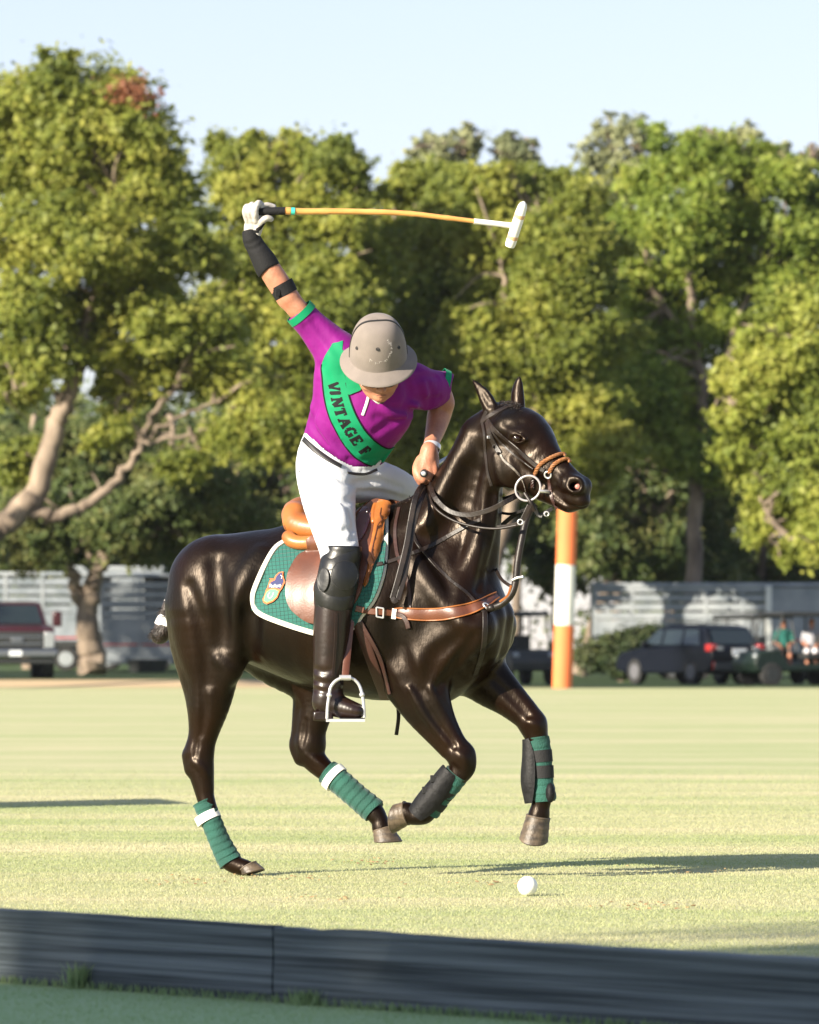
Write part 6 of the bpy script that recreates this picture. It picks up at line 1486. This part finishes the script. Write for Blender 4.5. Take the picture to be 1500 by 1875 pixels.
# the two people in the green cart (seated, seen small)
def sitter(px, d, z0, shirt, label, face=-1, hair=(.05, .03, .02), skin=M_skin, lean=0):
    o = at(px, d, z=z0); root = empty('person', o, label, 'person'); k = 1 / PX
    W = lambda x, y, z, r: (o[0] + x, o[1] + y, o[2] + z, r * k)
    s = SDF(.018); s.wchain([W(0, 0, .05, .14), W(lean * .3, 0, .30, .145), W(lean, -.02, .50, .15)], 20); s.wchain([W(lean - .17, 0, .52, .06), W(lean + .17, 0, .52, .06)], 20); s.wchain([W(lean, -.02, .56, .055), W(lean, -.03, .66, .05)], 8)
    s.ell(o + np.array([lean, -.04, .78]), (.078 * k, .095 * k, .115 * k), k=8); s.ell(o + np.array([lean + .02 * face, -.135, .765]), (.016 * k, .02 * k, .022 * k), k=8)
    for sg in (-1, 1):
        s.wchain([W(lean + sg * .19, 0, .50, .055), W(lean + sg * .24, -.08, .27, .045), W(lean + sg * .14, -.26, .20, .036), W(lean + sg * .11, -.32, .20, .042)], 12); s.wchain([W(sg * .09, -.02, .02, .09), W(sg * .11, -.40, .06, .07), W(sg * .11, -.44, -.30, .05), W(sg * .11, -.52, -.36, .04)], 14)
    v, f = s.mesh(); obj('body', v, f, skin, root)
    s = SDF(.018); s.wchain([W(0, 0, .04, .155), W(lean * .3, 0, .30, .16), W(lean, -.02, .49, .16)], 20); s.wchain([W(lean - .18, 0, .51, .075), W(lean + .18, 0, .51, .075)], 20)
    for sg in (-1, 1): s.wchain([W(lean + sg * .19, 0, .50, .07), W(lean + sg * .235, -.07, .32, .06)], 10)
    v, f = s.mesh(); obj('shirt', v, f, shirt, root)
    s = SDF(.018); s.ell(o + np.array([lean, -.01, .80]), (.088 * k, .095 * k, .115 * k), k=8); s.ell(o + np.array([lean, -.13, .74]), (.1 * k, .07 * k, .09 * k), k=6, sub=True); v, f = s.mesh(); obj('hair', v, f, mat('hair', hair, .6), root)
    s = SDF(.018)
    for sg in (-1, 1): s.wchain([W(sg * .09, -.02, .02, .10), W(sg * .11, -.38, .05, .085), W(sg * .11, -.42, -.05, .07)], 14)
    v, f = s.mesh(); obj('shorts', v, f, M_breech if face > 0 else M_dark, root)
sitter(1437, 158.2, .88, mat('teal_shirt', (.006, .10, .08), .8), 'person in a teal green shirt sitting in the dark cart', lean=-.03)
sitter(1484, 158.2, .88, mat('white_shirt', (.30, .30, .33), .8), 'person in a white shirt sitting in the dark cart', face=1, lean=.04)
# --- livestock trailers
def trailer(p0, L, H, yaw, label, mt=M_alu, slat=True, solid_from=None, wheels=(), Wd=2.3, z0=.55, zg=.0, seed=1):
    l = np.array([p0[0], p0[1], zg]); r = empty('livestock_trailer', l, label, 'trailer', 'trailers parked under the trees')
    def V(): return V3(l, yaw)
    sx = solid_from if solid_from is not None else L; mid = z0 + (H - z0) * .52
    b = V(); b.box((L / 2, 0, z0 + .03), (L, Wd, .16)); b.box((sx / 2, -Wd / 2, (z0 + mid) / 2), (sx, .05, mid - z0)); b.box((sx / 2, Wd / 2, (z0 + mid) / 2), (sx, .05, mid - z0)); b.box((.02, 0, (z0 + H) / 2), (.06, Wd, H - z0)); b.box((L - .02, 0, (z0 + H) / 2), (.06, Wd, H - z0)); b.build('body', mt, r, bevel=.01)
    b = V(); b.prof([(-.05, H - .02), (-.05, H + .10), (L + .05, H + .10), (L + .05, H - .02)], -Wd / 2 - .06, Wd / 2 + .06, .04); b.build('roof', M_alu2 if seed != 3 else M_alu, r, bevel=.03)
    for y in (-Wd / 2, Wd / 2):
        b = V(); zz = mid + .05
        while zz < H - .12: b.box((sx / 2, y, zz + .09), (sx, .05, .22)); zz += .29
        b.build('slats', mt, r)
        b = V(); x = .04
        while x < sx: b.box((x, y * 1.01, (z0 + H) / 2), (.09, .06, H - z0)); x += 1.18
        b.build('posts', M_alu2, r)
    if solid_from is not None: b = V(); b.box(((sx + L) / 2, 0, (z0 + H) / 2), (L - sx, Wd * .995, H - z0 - .05)); b.build('nose_box', M_alu2, r, bevel=.05); b = V(); b.box((sx, -Wd / 2 - .05, (z0 + H) / 2), (.20, .10, H - z0)); b.build('corner_post', M_pw, r, bevel=.02)
    b = V(); b.box((L / 2, -Wd / 2 - .02, z0 + .55), (L, .03, .05)); b.build('red_stripe', M_red, r)
    for x in wheels:
        for y in (-Wd / 2 - .08, Wd / 2 - .15): wheel(l, yaw, x, y, .38, .22, r, M_alu2)
    if wheels: b = V(); b.prof([(wheels[0] - .55, .75), (wheels[0] - .35, .95), (wheels[-1] + .35, .95), (wheels[-1] + .55, .75)], -Wd / 2 - .22, -Wd / 2 + .02); b.build('fender', M_plast, r, bevel=.02)
    return r, l
a = at(-60, 190); tr1, _ = trailer((a[0], 190.5), 5.3, 3.05, .03, 'silver slatted livestock trailer with white wheels left of the forked trunk', wheels=(3.15, 4.0), zg=.28, z0=.5)
a = at(192, 187); tr2, l2 = trailer((a[0], 187), 2.25, 2.95, -.05, 'pale slatted livestock trailer right of the forked trunk', mt=M_alu2, wheels=(), zg=.28, z0=.28, seed=2)
a = at(268, 189); tr3, _ = trailer((a[0], 189), 4.5, 2.95, -.02, 'dull grey trailer with a plain front partly hidden by the horse\'s rump', mt=M_alu, solid_from=.2, zg=.28, z0=.45, wheels=(2.4, 3.3), seed=3)
a = at(135, 199); trailer((a[0], 199), 3.0, 3.35, .0, 'tall slatted trailer standing farther back with its top rails showing', zg=.28, z0=.5, wheels=(1.2,), seed=4)
a = at(1085, 192); trailer((a[0], 192), 13.0, 3.0, .02, 'long low white roofed livestock trailer behind the blue car', slat=True, solid_from=5.6, zg=.0, z0=.7, wheels=(2.5, 3.4), seed=5, mt=M_alu2)
def trough(px, d, label):
    p = at(px, d, z=.28); b = MB(); n = 24
    for (r, z) in ((.52, .0), (.62, .34), (.66, .34), (.66, .38), (.60, .38), (.50, .08)):
        for j in range(n): q = 2 * math.pi * j / n; b.v.append((p[0] + r * 1.0 * math.cos(q), p[1] + r * .6 * math.sin(q), p[2] + z))
    for i in range(5):
        for j in range(n): k = (j + 1) % n; b.f.append((i * n + j, i * n + k, (i + 1) * n + k, (i + 1) * n + j)); b.m.append(0)
    b.f.append(tuple(range(n))[::-1]); b.f.append(tuple(5 * n + j for j in range(n))); b.m += [0, 0]
    o = b.build('water_trough', M_plast, None); tag(o, label, 'trough')
trough(270, 178, 'low black oval water trough on the grass by the trailers')
# bush behind the blue car, its shade put into the leaf colour
cl = [(*at(x, 176, py=y), r / 62) for x, y, r in ((1090, 1190, 20), (1115, 1180, 20), (1150, 1170, 22), (1110, 1195, 28), (1160, 1185, 24), (1200, 1165, 18), (1085, 1215, 20), (1140, 1215, 30), (1180, 1160, 16), (1070, 1200, 16))]
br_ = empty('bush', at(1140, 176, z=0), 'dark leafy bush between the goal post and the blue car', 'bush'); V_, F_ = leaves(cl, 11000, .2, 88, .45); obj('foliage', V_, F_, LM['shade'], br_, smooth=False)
mb = MB()
for i in range(9): e = cl[i % 6]; mb.tube(catmull([at(1135 + i * 2, 176, z=0), (np.array(e[:3]) + at(1140, 176, z=0)) / 2 + np.array([0, 0, .2]), e[:3]], 4), np.linspace(.05, .015, 9), 5)
mb.build('stem', M_bark, br_)
# trees outside the frame on the left that shade the parking
for i, (x, y) in enumerate(((-24, 152), (-34, 140), (-30, 165), (-17, 140))):
    c = np.array([x, y]); side_tree(float(c @ nn), float(c @ aa), 6.0, 8.5 + i, 310 + i, ('first', 'second', 'third', 'fourth')[i] + ' oak beyond the left edge of the picture shading the parking', 16000, .5)

HAZE = .00005
# ================================================================ thin evening haze
hz = obj('haze', [(-402, -102, -1.2), (402, -102, -1.2), (402, 702, -1.2), (-402, 702, -1.2), (-402, -102, 28), (402, -102, 28), (402, 702, 28), (-402, 702, 28)], [(3, 2, 1, 0), (4, 5, 6, 7), (0, 1, 5, 4), (1, 2, 6, 5), (2, 3, 7, 6), (3, 0, 4, 7)], bpy.data.materials.new('haze'), smooth=False)
tag(hz, kind='stuff'); hm_ = hz.data.materials[0]; hm_.use_nodes = True; hn = hm_.node_tree; hn.nodes.remove(hn.nodes['Principled BSDF'])
pv_ = hn.nodes.new('ShaderNodeVolumePrincipled'); pv_.inputs['Density'].default_value = HAZE; pv_.inputs['Color'].default_value = (.88, .93, 1, 1); pv_.inputs['Anisotropy'].default_value = .1
hn.links.new(pv_.outputs[0], hn.nodes['Material Output'].inputs['Volume'])
